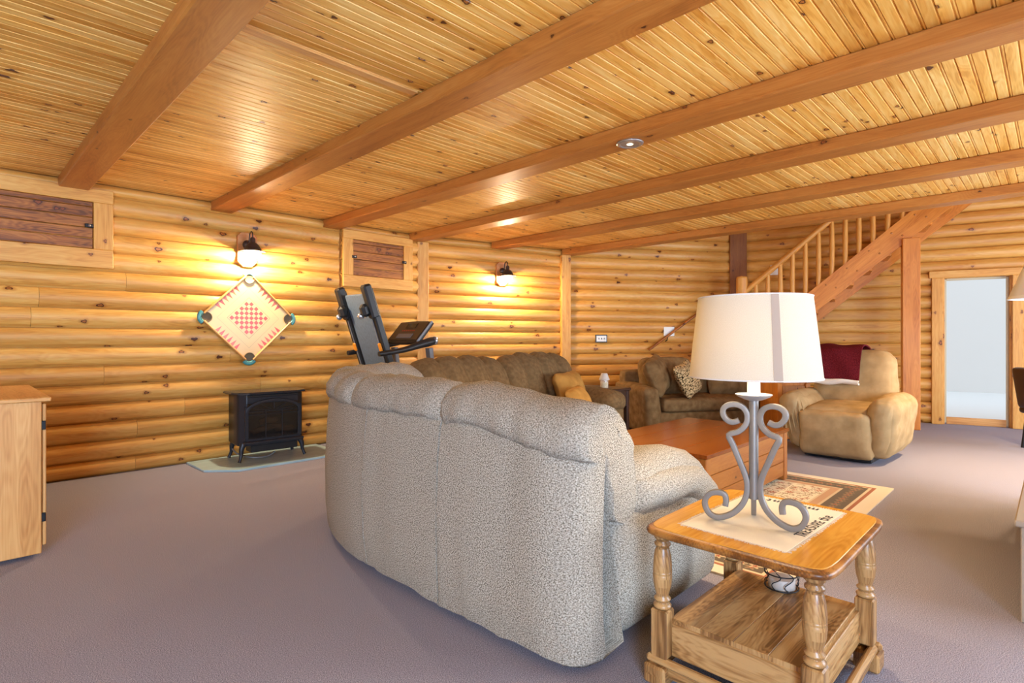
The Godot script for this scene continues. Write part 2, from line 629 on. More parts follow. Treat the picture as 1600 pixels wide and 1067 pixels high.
	cloth("sofa_chenille", Color(1, 1, 1), chen, 1.7, chen, 0.12)
	cloth("sofa_brown", Color(1, 1, 1), noise_tex(256, 72, 0.05, 4, [rgb(94, 72, 46), rgb(114, 90, 60), rgb(132, 107, 74)]), 1.8, nb, 0.05)
	var suede := noise_tex(256, 74, 0.02, 4, [rgb(102, 76, 46), rgb(124, 96, 62), rgb(146, 117, 80)])
	cloth("brown_suede", Color(1, 1, 1), suede, 1.6, nb, 0.05)
	var velv := noise_tex(256, 75, 0.018, 4, [rgb(150, 124, 86), rgb(168, 140, 100), rgb(186, 158, 116)])
	cloth("tan_velvet", Color(1, 1, 1), velv, 1.3, nb, 0.04, 0.8)
	cloth("tan_pillow", Color(1.0, 0.88, 0.64), velv, 2.0, nb, 0.04)
	cloth("cream_pillow", rgb(226, 206, 168), noise_tex(128, 76, 0.1, 2, [rgb(225, 225, 225), rgb(255, 255, 255)]), 3.0)
	cloth("maroon_fleece", Color(1, 1, 1), noise_tex(256, 77, 0.12, 3, [rgb(40, 6, 12), rgb(96, 24, 32), rgb(140, 52, 60)]), 3.0, nb, 0.3)
	cloth("white_fleece", rgb(226, 220, 212), nb, 4.0, nb, 0.3)
	M.white_fleece.albedo_texture = null
	var leo := noise_tex(256, 78, 0.06, 1, [rgb(30, 20, 14), rgb(34, 24, 16), rgb(50, 36, 24), rgb(206, 172, 118), rgb(214, 184, 134), rgb(222, 194, 146), rgb(230, 204, 160)])
	cloth("leopard", Color(1, 1, 1), leo, 2.4)
	var carp := noise_tex(512, 80, 0.26, 2, [rgb(80, 79, 90), rgb(112, 110, 123), rgb(150, 148, 164), rgb(184, 181, 197), rgb(216, 214, 228)])
	cloth("carpet", Color(1, 1, 1), carp, 1.6, carp, 0.35, 1.0)
	M.carpet.uv1_world_triplanar = true
	var sh := mat("lamp_shade_linen", rgb(228, 220, 203), 0.9, noise_tex(256, 81, 0.5, 1, [rgb(228, 226, 220), rgb(255, 255, 255)]))
	sh.backlight_enabled = true
	sh.backlight = Color(0.7, 0.68, 0.64)
	var bd := mat("shade_band", rgb(176, 156, 138), 0.8)
	bd.backlight_enabled = true
	bd.backlight = Color(0.25, 0.22, 0.18)
	mat("mat_cotton", rgb(232, 222, 204), 0.95, noise_tex(256, 82, 0.5, 1, [rgb(225, 222, 216), rgb(255, 255, 255)]))
	mat("ink", rgb(52, 50, 50), 0.9)
	mat("candle_wax", rgb(205, 196, 186), 0.5)
	mat("beige_trim", rgb(190, 178, 148), 0.5)
	mat("concrete_pale", rgb(226, 227, 226), 0.9)
	mat("console_grey", rgb(168, 156, 140), 0.6)
	mat("plaster", rgb(214, 190, 150), 0.8)

# ================================================================ shell
func log_profile(y0: float, y1: float, bulge := 0.042) -> Array:
	var p := []
	var h := y1 - y0
	p.append(Vector2(-0.02, y0 + 0.001))
	p.append(Vector2(0.005, y0 + 0.001))
	p.append(Vector2(0.006, y0 + h * 0.07))
	for k in 11:
		var t := k / 10.0
		p.append(Vector2(0.008 + bulge * pow(sin(PI * (0.06 + t * 0.88)), 0.62), y0 + h * (0.085 + t * 0.895)))
	p.append(Vector2(0.004, y1 - 0.001))
	p.append(Vector2(-0.02, y1 - 0.001))
	return p

func log_row(parent: Node3D, y0: float, y1: float, x0: float, x1: float, bulge := 0.042):
	obj("log", extrude(log_profile(y0, y1, bulge), x0, x1, rng.randf() * 9.0, rng.randf() * 3.0), M["log_pine_%d" % rng.randi_range(0, 3)], parent)

func backing(parent: Node3D, x0: float, x1: float, y0: float, y1: float, z0 := -0.2, z1 := -0.012):
	obj("backing", box_mesh(Vector3((x0 + x1) / 2, (y0 + y1) / 2, (z0 + z1) / 2), Vector3(x1 - x0, y1 - y0, z1 - z0), 0.002), M.flat_pine, parent)

func rows(top: float) -> Array:
	var r := [[0.0, 0.137]]
	var y := 0.137
	while y < top - 0.02:
		r.append([y, minf(y + ROW, top)])
		y += ROW
	return r

func shell():
	# floor
	var fl := Node3D.new()
	fl.name = "floor"
	fl.set_meta("kind", "structure")
	fl.set_meta("label", "mauve grey carpet across the whole room")
	add_child(fl)
	obj("carpet", slab([Vector2(-8.7, -0.2), Vector2(0.0, -0.2), C2 + Vector2(0.1, -0.17), C3 + Vector2(0.15, -0.1), Vector2(6.85, 9.2), Vector2(-8.7, 9.2)], -0.2, 0.0, 0.0), M.carpet, fl)
	# left wall
	var wl := structure("wall_left", "long wall of stacked honey-coloured half logs", Vector2.ZERO, Vector2(1, 0))
	backing(wl, -8.7, 0.0, 0.0, 2.64)
	for r in rows(CEIL_Y - 0.005):
		if r[1] > 1.86 and r[0] > 1.8:
			log_row(wl, r[0], r[1], -8.5, -1.2)
			log_row(wl, r[0], r[1], -1.165, -0.02)
		else:
			var j := rng.randf_range(-4.2, -2.0)
			log_row(wl, r[0], r[1], -8.5, j)
			log_row(wl, r[0], r[1], j + 0.002, -0.02)
	var w2 := structure("wall_far_left", "short log wall section between two square pine posts", Vector2.ZERO, C2)
	var L2 := C2.length()
	backing(w2, 0.0, L2, 0.0, 2.64)
	for r in rows(CEIL_Y - 0.005): log_row(w2, r[0], r[1], 0.02, L2 - 0.02)
	var w3 := structure("wall_far", "log wall with switch plates beside the stairs", C2, C3 - C2)
	var L3 := (C3 - C2).length()
	backing(w3, 0.0, L3, 0.0, 4.3)
	for r in rows(4.25): log_row(w3, r[0], r[1], 0.02, L3 - 0.02)
	var w4 := structure("wall_far_right", "log wall with the open doorway behind the staircase", C3, DDIR)
	var L4 := 7.0
	backing(w4, 0.0, 2.79, 0.0, 4.3)
	backing(w4, 2.79, 3.56, 2.12, 4.3)
	backing(w4, 3.56, L4, 0.0, 4.3)
	for r in rows(4.25):
		var b := 0.012 if r[1] < 2.25 else 0.042
		if r[0] >= 2.1:
			log_row(w4, r[0], r[1], 0.02, L4)
		elif r[1] > 2.18:
			log_row(w4, r[0], r[1], 0.02, 2.62, b)
			log_row(w4, 2.20, r[1], 2.62, 3.70)
			log_row(w4, r[0], r[1], 3.70, L4)
		else:
			log_row(w4, r[0], r[1], 0.02, 2.45, b)
			log_row(w4, r[0], r[1], 2.455, 2.66, 0.042)
			log_row(w4, r[0], r[1], 3.66, L4, 0.042)
	# the walls behind the camera, with windows
	var wr := structure("wall_right", "log wall with wide windows behind the viewer", Vector2(6.65, 9.0), Vector2(-1, 0))
	var open := [[6.65 - 5.6, 6.65 - 3.0, 0.3, 2.2], [6.65 - 1.3, 6.65 + 1.3, 0.5, 2.2], [6.65 + 5.6, 6.65 + 8.2, 0.5, 2.2]]
	var x := -0.3
	var wn := 1
	for o in open:
		backing(wr, x, o[0], 0.0, 4.3, -0.2, 0.0)
		backing(wr, o[0], o[1], 0.0, o[2], -0.2, 0.0)
		backing(wr, o[0], o[1], o[3], 4.3, -0.2, 0.0)
		var wi := structure("window_%d" % wn, "wide wood-framed window", Vector2(6.65, 9.0), Vector2(-1, 0))
		wn += 1
		var fm := MB.new()
		var cx: float = (o[0] + o[1]) / 2
		var cy: float = (o[2] + o[3]) / 2
		var ww: float = o[1] - o[0]
		var hh: float = o[3] - o[2]
		for s in [-1, 1]:
			fm.box(Vector3(cx + s * (ww / 2 - 0.03), cy, -0.1), Vector3(0.06, hh, 0.1))
			fm.box(Vector3(cx, cy + s * (hh / 2 - 0.03), -0.1), Vector3(ww - 0.12, 0.06, 0.1))
		fm.box(Vector3(cx, cy, -0.1), Vector3(0.06, hh - 0.12, 0.1))
		obj("window_frame", fm.mesh(), M.flat_pine, wi)
		obj("pane", box_mesh(Vector3(cx, cy, -0.1), Vector3(ww - 0.12, hh - 0.12, 0.006), 0.001), M.pane_glass, wi)
		x = o[1]
	backing(wr, x, 15.4, 0.0, 4.3, -0.2, 0.0)
	var wb := structure("wall_near", "plain pine wall at the near end of the room", Vector2(-8.5, 9.0), Vector2(0, -1))
	backing(wb, -0.2, 9.2, 0.0, 2.62, -0.2, 0.0)
	# ceiling of beaded pine boards
	var ce := Node3D.new()
	ce.name = "ceiling"
	ce.set_meta("kind", "structure")
	ce.set_meta("label", "ceiling of narrow beaded pine boards")
	add_child(ce)
	var xe: float = BEAM_X[6] + BEAM_W
	obj("deck", box_mesh(Vector3((-8.7 + xe) / 2, CEIL_Y + 0.09, 4.5), Vector3(xe + 8.7, 0.14, 9.4), 0.002), M.flat_pine, ce)
	var pw := 0.118
	var prof := [Vector2(0.0, 0.014), Vector2(0.0, 0.009), Vector2(0.005, 0.0), Vector2(0.048, 0.0), Vector2(0.052, 0.008), Vector2(0.0555, 0.008), Vector2(0.058, 0.001), Vector2(0.063, 0.001), Vector2(0.066, 0.006), Vector2(0.068, 0.0), Vector2(0.113, 0.0), Vector2(0.118, 0.009), Vector2(0.118, 0.014)]
	var z := 0.0
	var k := 0
	while z < 8.98:
		var pr := []
		for p in prof: pr.append(Vector2(z + p.x, CEIL_Y + p.y))
		pr.reverse()
		var near := z < 6.6
		var cuts := [-8.6, BEAM_X[1] + 0.1, BEAM_X[3] + 0.1, xe] if near else [-8.6, xe]
		for c in cuts.size() - 1:
			var zone: float = 0.6 if c == 2 else 0.0
			if c == 2 and z < 0.0: continue
			obj("plank", extrude(pr, cuts[c], cuts[c + 1], rng.randf() * 9.0, rng.randf() * 3.0, false), M["ceiling_pine_%d" % rng.randi_range(0, 4)], ce)
		z += pw
		k += 1
	obj("batten", box_mesh(Vector3(-3.1, CEIL_Y - 0.004, 3.56), Vector3(0.96, 0.012, 0.05), 0.002), M.pale_batten, ce)
	# the stairwell above the far end
	var up := Node3D.new()
	up.name = "trim_1"
	up.set_meta("kind", "structure")
	up.set_meta("label", "boarded upper sides of the stairwell")
	add_child(up)
	obj("header", box_mesh(Vector3(xe - 0.06, 3.5, 4.7), Vector3(0.12, 1.66, 8.8), 0.002), M.flat_pine, up)
	obj("upper_ceiling", box_mesh(Vector3(4.6, 4.36, 4.5), Vector3(5.0, 0.12, 9.4), 0.002), M.flat_pine, up)

func beams():
	var ord := ["", "first and widest-looking ceiling beam, running above the left wall hatch", "second ceiling beam from the left, ending above the wall lamp", "third ceiling beam, carrying the small recessed downlight", "fourth ceiling beam, ending at the square pine post", "fifth ceiling beam, ending above the far wall lamp", "last ceiling beam, crossing in front of the staircase"]
	var starts := [0.02, 0.02, 0.02, 0.02, 0.03, 0.34, 0.66]
	for i in BEAM_X.size():
		if i == 0: continue
		var z0: float = starts[i]
		var prof := []
		var w := BEAM_W
		var c := 0.008
		var mb := MB.new()
		var top := CEIL_Y - 0.001
		mb.box(Vector3(BEAM_X[i] + w / 2, (BEAM_Y + top) / 2, (z0 + 8.98) / 2), Vector3(w, top - BEAM_Y, 8.98 - z0), c, Basis(), i * 1.7, i * 0.23)
		single("ceiling_beam", mb.mesh(), M.fir_beam, "reddish brown fir beam: " + ord[i], "beam", Vector3.ZERO, Vector3.ZERO, "ceiling beams")

# ================================================================ things on the walls
func wall_fittings():
	# hatches
	hatch(-4.85, -3.423, 1.857, 2.556, 0.145, 0.165, 0.12, [-3.60], "pine-framed wall hatch of dark old boards at the left edge")
	hatch(-1.165, -0.165, 1.857, 2.54, 0.135, 0.14, 0.105, [-1.02, -0.30], "pine-framed wall hatch of dark old boards above the treadmill")
	# posts at the corners
	var px := [[Vector2(0.03, 0.01), 20.0, 0.16, 2.53, "flat_pine", "square pale pine post at the wall corner beside the treadmill"], [C2 + Vector2(-0.01, 0.04), 24.0, 0.16, 2.53, "flat_pine", "square pale pine post at the wall corner behind the sofa"], [C3 + Vector2(-0.06, 0.05), 55.0, 0.27, 3.4, "dark_post", "wide dark brown post at the corner behind the stair newel"]]
	var tn := 2
	for p in px:
		var o := obj("trim_%d" % tn, box_mesh(Vector3(0, p[3] / 2, 0), Vector3(p[2], p[3], 0.13), 0.006, rng.randf() * 3, rng.randf()), M[p[4]], self, Vector3(p[0].x, 0, p[0].y), Vector3(0, -deg_to_rad(p[1]), 0))
		o.set_meta("kind", "structure")
		o.set_meta("label", p[5])
		tn += 1
	sconce(Vector3(-2.262, 0, 0.05), 0.0, "lit bell-shaded wall lamp above the game board", 1.98, 2.344)
	var d := C2.normalized()
	var n := Vector2(-d.y, d.x)
	var q := d * 1.25 + n * 0.05
	sconce(Vector3(q.x, 0, q.y), -atan2(d.y, d.x), "lit bell-shaded wall lamp right of the pine post, above the sofa", 1.996, 2.341)
	carrom()
	# switch plates and hand rail on the far wall
	var e := (C3 - C2).normalized()
	var en := Vector2(-e.y, e.x)
	var tb := -atan2(e.y, e.x)
	var at := func(u, w): return Vector3(C2.x + e.x * u + en.x * w, 0, C2.y + e.y * u + en.y * w)
	var s := thing("switch_plate", "white three-toggle switch plate in a black frame on logs", "switch", at.call(0.62, 0.05) + Vector3(0, 1.23, 0), tb)
	obj("frame", box_mesh(Vector3(0, 0, 0.004), Vector3(0.20, 0.125, 0.012), 0.003), M.plastic_black, s)
	obj("plate", box_mesh(Vector3(0, 0, 0.011), Vector3(0.165, 0.092, 0.006), 0.002), M.white_plate, s)
	for k in 3:
		obj("toggle", box_mesh(Vector3(-0.045 + k * 0.045, 0, 0.017), Vector3(0.011, 0.026, 0.012), 0.002), M.black_metal if k == 1 else M.grey_plastic, s)
	var pl := thing("blank_plate", "plain white wall plate behind the wall handrail", "plate", at.call(1.80, 0.05) + Vector3(0, 1.345, 0), tb)
	obj("cover", box_mesh(Vector3(0, 0, 0.006), Vector3(0.19, 0.15, 0.014), 0.004), M.white_plate, pl)
	var hr := thing("wall_handrail", "thin brown pole handrail climbing the far log wall", "handrail", at.call(0.0, 0.0), tb)
	obj("rail", tube([Vector3(1.42, 1.05, 0.10), Vector3(2.0, 1.44, 0.10), Vector3(2.75, 1.95, 0.10)], 0.02, 0.02, 10), M.old_plank, hr)
	for u in [1.75, 2.45]:
		obj("bracket", tube([Vector3(u, 1.05 + (u - 1.42) * 0.68 - 0.02, 0.10), Vector3(u, 1.05 + (u - 1.42) * 0.68 - 0.07, 0.08), Vector3(u, 1.05 + (u - 1.42) * 0.68 - 0.09, 0.03)], 0.008, 0.008, 8), M.black_metal, hr)
	# sheet of paper on the wall behind the balusters
	var pd := Vector2(-DDIR.y, DDIR.x)
	var pp := C3 + DDIR * 0.62 + pd * 0.062
	single("paper_notice", box_mesh(Vector3.ZERO, Vector3(0.17, 0.16, 0.003), 0.001), M.white_paint, "blank white sheet on the logs behind the stair balusters", "paper", Vector3(pp.x, 2.35, pp.y), Vector3(0, -atan2(DDIR.y, DDIR.x), 0))
	# recessed downlight in the third beam
	downlight(Vector3(BEAM_X[3] + 0.11, BEAM_Y, 4.12), "small round chrome downlight set in the third beam", 3.0)
	downlight(Vector3(BEAM_X[6] + 0.11, BEAM_Y, 6.25), "small round chrome downlight in the last beam, just past the right edge", 6.5)

func downlight(at: Vector3, label: String, e: float):
	var cl := thing("recessed_downlight", label, "downlight", at)
	obj("trim_ring", loft(lathe_rings([Vector2(0.060, 0.0), Vector2(0.062, -0.010), Vector2(0.075, -0.012), Vector2(0.088, -0.006), Vector2(0.090, 0.0), Vector2(0.060, 0.0)], 32), false), M.silver, cl)
	obj("reflector", lathe([Vector2(0.061, -0.008), Vector2(0.045, -0.003), Vector2(0.03, -0.001), Vector2(0.0, -0.001)], 28), M.silver, cl)
	obj("bulb", lathe([Vector2(0.0, -0.012), Vector2(0.018, -0.010), Vector2(0.026, -0.005), Vector2(0.026, -0.002)], 20), M.bulb_glow, cl)
	var sp := SpotLight3D.new()
	sp.name = "downlight_beam"
	sp.light_color = Color(1.0, 0.86, 0.66)
	sp.light_energy = e
	sp.spot_angle = 55.0
	sp.spot_range = 12.0
	sp.spot_attenuation = 2.0
	sp.light_size = 0.04
	sp.shadow_enabled = true
	sp.position = Vector3(0, -0.03, 0)
	sp.rotation.x = -PI / 2
	cl.add_child(sp)

func hatch(x0: float, x1: float, y0: float, y1: float, stile: float, bot: float, top: float, latches: Array, label: String):
	var h := thing("wall_hatch", label, "hatch", Vector3((x0 + x1) / 2, 0, 0.052))
	var w := x1 - x0
	obj("rail", box_mesh(Vector3(0, y0 + bot / 2, 0.012), Vector3(w, bot, 0.03), 0.004, rng.randf() * 4, rng.randf()), M.flat_pine, h)
	obj("rail", box_mesh(Vector3(0, y1 - top / 2, 0.012), Vector3(w, top, 0.03), 0.004, rng.randf() * 4, rng.randf()), M.flat_pine, h)
	for s in [-1, 1]:
		obj("stile", box_mesh(Vector3(s * (w - stile) / 2, (y0 + bot + y1 - top) / 2, 0.012), Vector3(stile, y1 - y0 - bot - top, 0.03), 0.004, rng.randf() * 4, rng.randf()), M.flat_pine, h)
	var ph := (y1 - y0 - bot - top) / 4.5
	var y := y0 + bot + 0.002
	while y < y1 - top - 0.02:
		var t := minf(ph, y1 - top - y)
		obj("plank", box_mesh(Vector3(0, y + t / 2, 0.003), Vector3(w - 2 * stile - 0.006, t - 0.004, 0.022), 0.004, rng.randf() * 4, rng.randf()), M.old_plank, h)
		y += ph
	for l in latches:
		var lt := obj("latch", box_mesh(Vector3(l - (x0 + x1) / 2, 2.222, 0.032), Vector3(0.062, 0.034, 0.014), 0.004), M.black_metal, h)
		obj("knob", lathe([Vector2(0.008, 0), Vector2(0.011, 0.012), Vector2(0.0, 0.016)], 12), M.silver, lt, Vector3(l - (x0 + x1) / 2, 2.222, 0.038), Vector3(PI / 2, 0, 0))

func sconce(at: Vector3, turn: float, label: String, y0: float, y1: float):
	var s := thing("wall_lamp", label, "wall lamp", at, turn, "wall lamps")
	var cy := (y0 + y1) / 2
	var hw := 0.1
	var poly := [Vector2(-hw, y0 + 0.055), Vector2(-hw + 0.055, y0), Vector2(hw - 0.055, y0), Vector2(hw, y0 + 0.055), Vector2(hw, y1 - 0.04), Vector2(hw - 0.04, y1), Vector2(-hw + 0.04, y1), Vector2(-hw, y1 - 0.04)]
	var lifted := []
	for p in poly: lifted.append(Vector2(p.x, -p.y))
	obj("plaque", slab(lifted, 0.0, 0.026, 0.006), M.plaque_wood, s, Vector3.ZERO, Vector3(PI / 2, 0, 0))
	var by := y1 - 0.13
	obj("wall_canopy", lathe([Vector2(0.05, 0.0), Vector2(0.048, 0.014), Vector2(0.03, 0.028), Vector2(0.014, 0.036), Vector2(0.0, 0.038)], 20), M.bronze, s, Vector3(0, by, 0.026), Vector3(PI / 2, 0, 0))
	obj("gooseneck", tube(curve([Vector3(0, by, 0.06), Vector3(0, by + 0.03, 0.075), Vector3(0, by + 0.10, 0.092), Vector3(0, by + 0.125, 0.13), Vector3(0, by + 0.10, 0.166), Vector3(0, by + 0.04, 0.170)], 5), 0.007, 0.007, 8, Vector3.RIGHT), M.bronze, s)
	var hub := Vector3(0, by + 0.045, 0.170)
	var big := func(list):
		var o := []
		for q in list: o.append(Vector2(q[0] * 1.28, q[1] * 1.12 + 0.005))
		return o
	obj("shade_cap", lathe([Vector2(0.0, 0.02), Vector2(0.018, 0.016), Vector2(0.026, 0.0), Vector2(0.026, -0.035), Vector2(0.04, -0.05)], 20), M.bronze, s, hub)
	obj("bell_shade", loft(lathe_rings(big.call([[0.028, -0.042], [0.046, -0.06], [0.058, -0.085], [0.066, -0.105], [0.098, -0.118], [0.102, -0.124], [0.097, -0.124], [0.064, -0.112], [0.055, -0.09], [0.043, -0.064], [0.026, -0.05]]), 28), false), M.bronze, s, hub)
	obj("glass_globe", lathe(big.call([[0.045, -0.105], [0.060, -0.125], [0.063, -0.14], [0.054, -0.165], [0.034, -0.182], [0.0, -0.188]]), 24), M.lamp_glass, s, hub)
	obj("wire_guard", tube(curve([hub + Vector3(0.126, -0.135, 0), hub + Vector3(0.09, -0.15, 0.09), hub + Vector3(0, -0.152, 0.127), hub + Vector3(-0.09, -0.15, 0.09), hub + Vector3(-0.126, -0.135, 0)], 5), 0.003, 0.003, 6), M.bronze, s)
	var l := OmniLight3D.new()
	l.name = "wall_lamp_light"
	l.light_color = Color(1.0, 0.90, 0.74)
	l.light_energy = 1.6
	l.light_size = 0.045
	l.omni_range = 14.0
	l.omni_attenuation = 2.0
	l.shadow_enabled = true
	l.position = hub + Vector3(0, -0.155, 0)
	s.add_child(l)

func carrom():
	var W := 512
	var im := Image.create(W, W, false, Image.FORMAT_RGB8)
	im.fill(rgb(202, 166, 108))
	var line := rgb(70, 60, 40)
	var rect := func(a, b, c):
		im.fill_rect(Rect2i(a, a, b - a, 2), c); im.fill_rect(Rect2i(a, b - 2, b - a, 2), c)
		im.fill_rect(Rect2i(a, a, 2, b - a), c); im.fill_rect(Rect2i(b - 2, a, 2, b - a), c)
	rect.call(88, 424, rgb(150, 130, 84))
	rect.call(140, 372, line)
	var q := 26
	for i in 8:
		for j in 8:
			im.fill_rect(Rect2i(152 + i * q, 152 + j * q, q, q), rgb(186, 44, 30) if (i + j) % 2 == 0 else rgb(222, 164, 112))
	for side in 4:
		for t in 6:
			var c0 := 140 + t * 38
			for h in 54:
				var half := int(14.0 * (1.0 - h / 54.0))
				for d in range(-half, half + 1):
					var x := c0 + 20 + d
					var y := 14 + h
					var p := Vector2i(x, y)
					if side == 1: p = Vector2i(W - 1 - y, x)
					elif side == 2: p = Vector2i(x, W - 1 - y)
					elif side == 3: p = Vector2i(y, x)
					im.set_pixel(p.x, p.y, rgb(206, 74, 50) if t % 2 == 0 else rgb(190, 46, 32))
	var m := mat("game_print", Color.WHITE, 0.3, ImageTexture.create_from_image(im))
	var c := thing("game_board", "square wooden carrom game board hung as a diamond on logs", "game board", Vector3(-2.245, 1.446, 0.062))
	var S := 0.68
	var rot := Vector3(0, 0, PI / 4)
	# playing field with its own print
	var mb := MB.new()
	var h := S / 2
	mb.flat([Vector3(-h, -h, 0.012), Vector3(h, -h, 0.012), Vector3(h, h, 0.012), Vector3(-h, h, 0.012)], Vector3.BACK, [Vector2(0, 1), Vector2(1, 1), Vector2(1, 0), Vector2(0, 0)])
	obj("playing_field", mb.mesh(), m, c, Vector3.ZERO, rot)
	obj("back_board", box_mesh(Vector3(0, 0, 0.004), Vector3(S, S, 0.014), 0.003), M.flat_pine, c, Vector3.ZERO, rot)
	for k in 4:
		var r := obj("side_rail", box_mesh(Vector3(0, h - 0.006, 0.018), Vector3(S - 0.11, 0.016, 0.038), 0.005), M.cabinet_maple, c, Vector3.ZERO, Vector3(0, 0, PI / 4 + k * PI / 2))
	for k in 4:
		var a := k * PI / 2
		var dir := Vector3(cos(a), sin(a), 0)
		var cp := dir * (S * 0.7071 - 0.066)
		obj("corner_net", lathe([Vector2(0.0, 0.012), Vector2(0.045, 0.012), Vector2(0.052, 0.02), Vector2(0.054, 0.03), Vector2(0.046, 0.026), Vector2(0.04, 0.016), Vector2(0.0, 0.014)], 24), M.net_dark, c, cp, Vector3(PI / 2, 0, 0))
		var arc := []
		for t in 13:
			var b := a - PI * 0.32 + PI * 0.64 * t / 12.0
			arc.append(cp + Vector3(cos(b), sin(b), 0) * 0.062 + Vector3(0, 0, 0.018))
		obj("corner_guard", tube(arc, 0.022, 0.013, 8, Vector3.BACK), M.teal_plastic, c)

# ================================================================ staircase and door
func stairs():
	var s := thing("staircase", "open fir staircase with peeled pole railing against the far log wall", "staircase", Vector3(C3.x, 0, C3.y), -atan2(DDIR.y, DDIR.x))
	# near and wall stringers: parallelogram boards (u along wall, y up)
	var top := func(u): return 1.934 + 0.86 * (u - 1.148)
	for w in [0.79, 0.10]:
		var u0 := 0.12
		var u1 := 3.55
		var mm := stringer_mesh(u0, u1, w, top, 0.365 if w > 0.5 else 0.50)
		var st := obj("stringer", mm, M.stair_fir, s)
		if w > 0.5:
			var u := 0.55
			while u < 2.6:
				for o in [0.0, 0.125]:
					var y: float = top.call(u + o) - 0.09 - o * 1.2
					obj("bolt", lathe([Vector2(0.014, 0.0), Vector2(0.014, 0.004), Vector2(0.0, 0.006)], 10), M.fir_beam, st, Vector3(u + o, y, w + 0.031), Vector3(PI / 2, 0, 0))
				u += 0.262
	var k := 0
	var tu := 0.30
	while tu < 3.4:
		var y: float = top.call(tu) - 0.16
		obj("tread", box_mesh(Vector3(tu + 0.12, y, 0.445), Vector3(0.27, 0.045, 0.63), 0.006, k * 0.7, k * 0.2), M.stair_fir, s)
		tu += 0.225
		k += 1
	# landing and short lower flight along the far wall
	obj("landing", box_mesh(Vector3(-0.08, 1.06, 0.55), Vector3(0.6, 0.06, 0.9), 0.008), M.stair_fir, s)
	# balusters, rail, newel
	var bu := 0.40
	while bu < 2.35:
		var b0: float = top.call(bu) - 0.05
		var b1: float = top.call(bu) + 0.80
		var wob := rng.randf_range(-0.006, 0.006)
		obj("baluster", tube([Vector3(bu, b0, 0.79), Vector3(bu, b0 + 0.05, 0.79), Vector3(bu + wob, (b0 + b1) / 2, 0.79 + wob), Vector3(bu, b1 - 0.03, 0.79), Vector3(bu, b1 + 0.02, 0.79)], 0.033, 0.033, 12, Vector3.RIGHT, false, [0.55, 0.95, 1.05, 0.9, 0.7]), M.peeled_pole, s)
		bu += 0.168
	var hp := []
	for t in 9:
		var u := 0.26 + 2.3 * t / 8.0
		hp.append(Vector3(u, top.call(u) + 0.80, 0.79 + 0.004 * sin(t * 2.0)))
	obj("handrail", tube(hp, 0.048, 0.043, 14), M.peeled_pole, s)
	obj("newel_post", lathe([Vector2(0.085, 0.0), Vector2(0.085, 2.16), Vector2(0.078, 2.19), Vector2(0.0, 2.2)], 18, Vector3(0.20, 0, 0.80)), M.peeled_pole, s)
	obj("support_post", box_mesh(Vector3(2.34, (top.call(2.34) - 0.37) / 2, 0.78), Vector3(0.20, top.call(2.34) - 0.37, 0.22), 0.008, 0.4), M.stair_fir, s)
	# lower flight
	var e := (C3 - C2).normalized()
	var lower := Node3D.new()
	lower.name = "lower_flight"
	s.add_child(lower)
	lower.global_transform = Transform3D(Basis(Vector3.UP, -atan2(e.y, e.x)), Vector3(C2.x, 0, C2.y))
	for i in 6:
		obj("step", box_mesh(Vector3(1.30 + i * 0.235, (i + 0.5) * 0.175, 0.52), Vector3(0.24, 0.175, 0.82), 0.008, i * 0.4, i * 0.1), M.stair_fir, lower)
	obj("end_log", lathe([Vector2(0.0, 0.0), Vector2(0.085, 0.0), Vector2(0.09, 0.01), Vector2(0.09, 0.5), Vector2(0.085, 0.51), Vector2(0, 0.51)], 18), M.peeled_pole, lower, Vector3(2.17, 1.12, 0.98), Vector3(-PI / 2, 0, 0))

func stringer_mesh(u0: float, u1: float, w: float, top: Callable, d := 0.365) -> ArrayMesh:
	var mb := MB.new()
	var t0: float = top.call(u0)
	var t1: float = top.call(u1)
	var h := 0.035
	var L := Vector2(u1 - u0, t1 - t0).length()
	for s in [-1, 1]:
		mb.flat([Vector3(u0, t0 - d, w + s * h), Vector3(u1, t1 - d, w + s * h), Vector3(u1, t1, w + s * h), Vector3(u0, t0, w + s * h)], Vector3(0, 0, s), [Vector2(0, 0), Vector2(L / 2.4, 0), Vector2(L / 2.4, 0.28 / 0.6), Vector2(0, 0.28 / 0.6)])
	mb.flat([Vector3(u0, t0, w - h), Vector3(u1, t1, w - h), Vector3(u1, t1, w + h), Vector3(u0, t0, w + h)], Vector3.UP, [Vector2(0, 0.5), Vector2(L / 2.4, 0.5), Vector2(L / 2.4, 0.6), Vector2(0, 0.6)])
	mb.flat([Vector3(u0, t0 - d, w - h), Vector3(u1, t1 - d, w - h), Vector3(u1, t1 - d, w + h), Vector3(u0, t0 - d, w + h)], Vector3.DOWN, [Vector2(0, 0.7), Vector2(L / 2.4, 0.7), Vector2(L / 2.4, 0.8), Vector2(0, 0.8)])
	for q in [[u0, t0, -1], [u1, t1, 1]]:
		mb.flat([Vector3(q[0], q[1] - d, w - h), Vector3(q[0], q[1], w - h), Vector3(q[0], q[1], w + h), Vector3(q[0], q[1] - d, w + h)], Vector3(q[2], 0, 0), [Vector2(0, 0), Vector2(0, 0.4), Vector2(0.03, 0.4), Vector2(0.03, 0)])
	return mb.mesh()

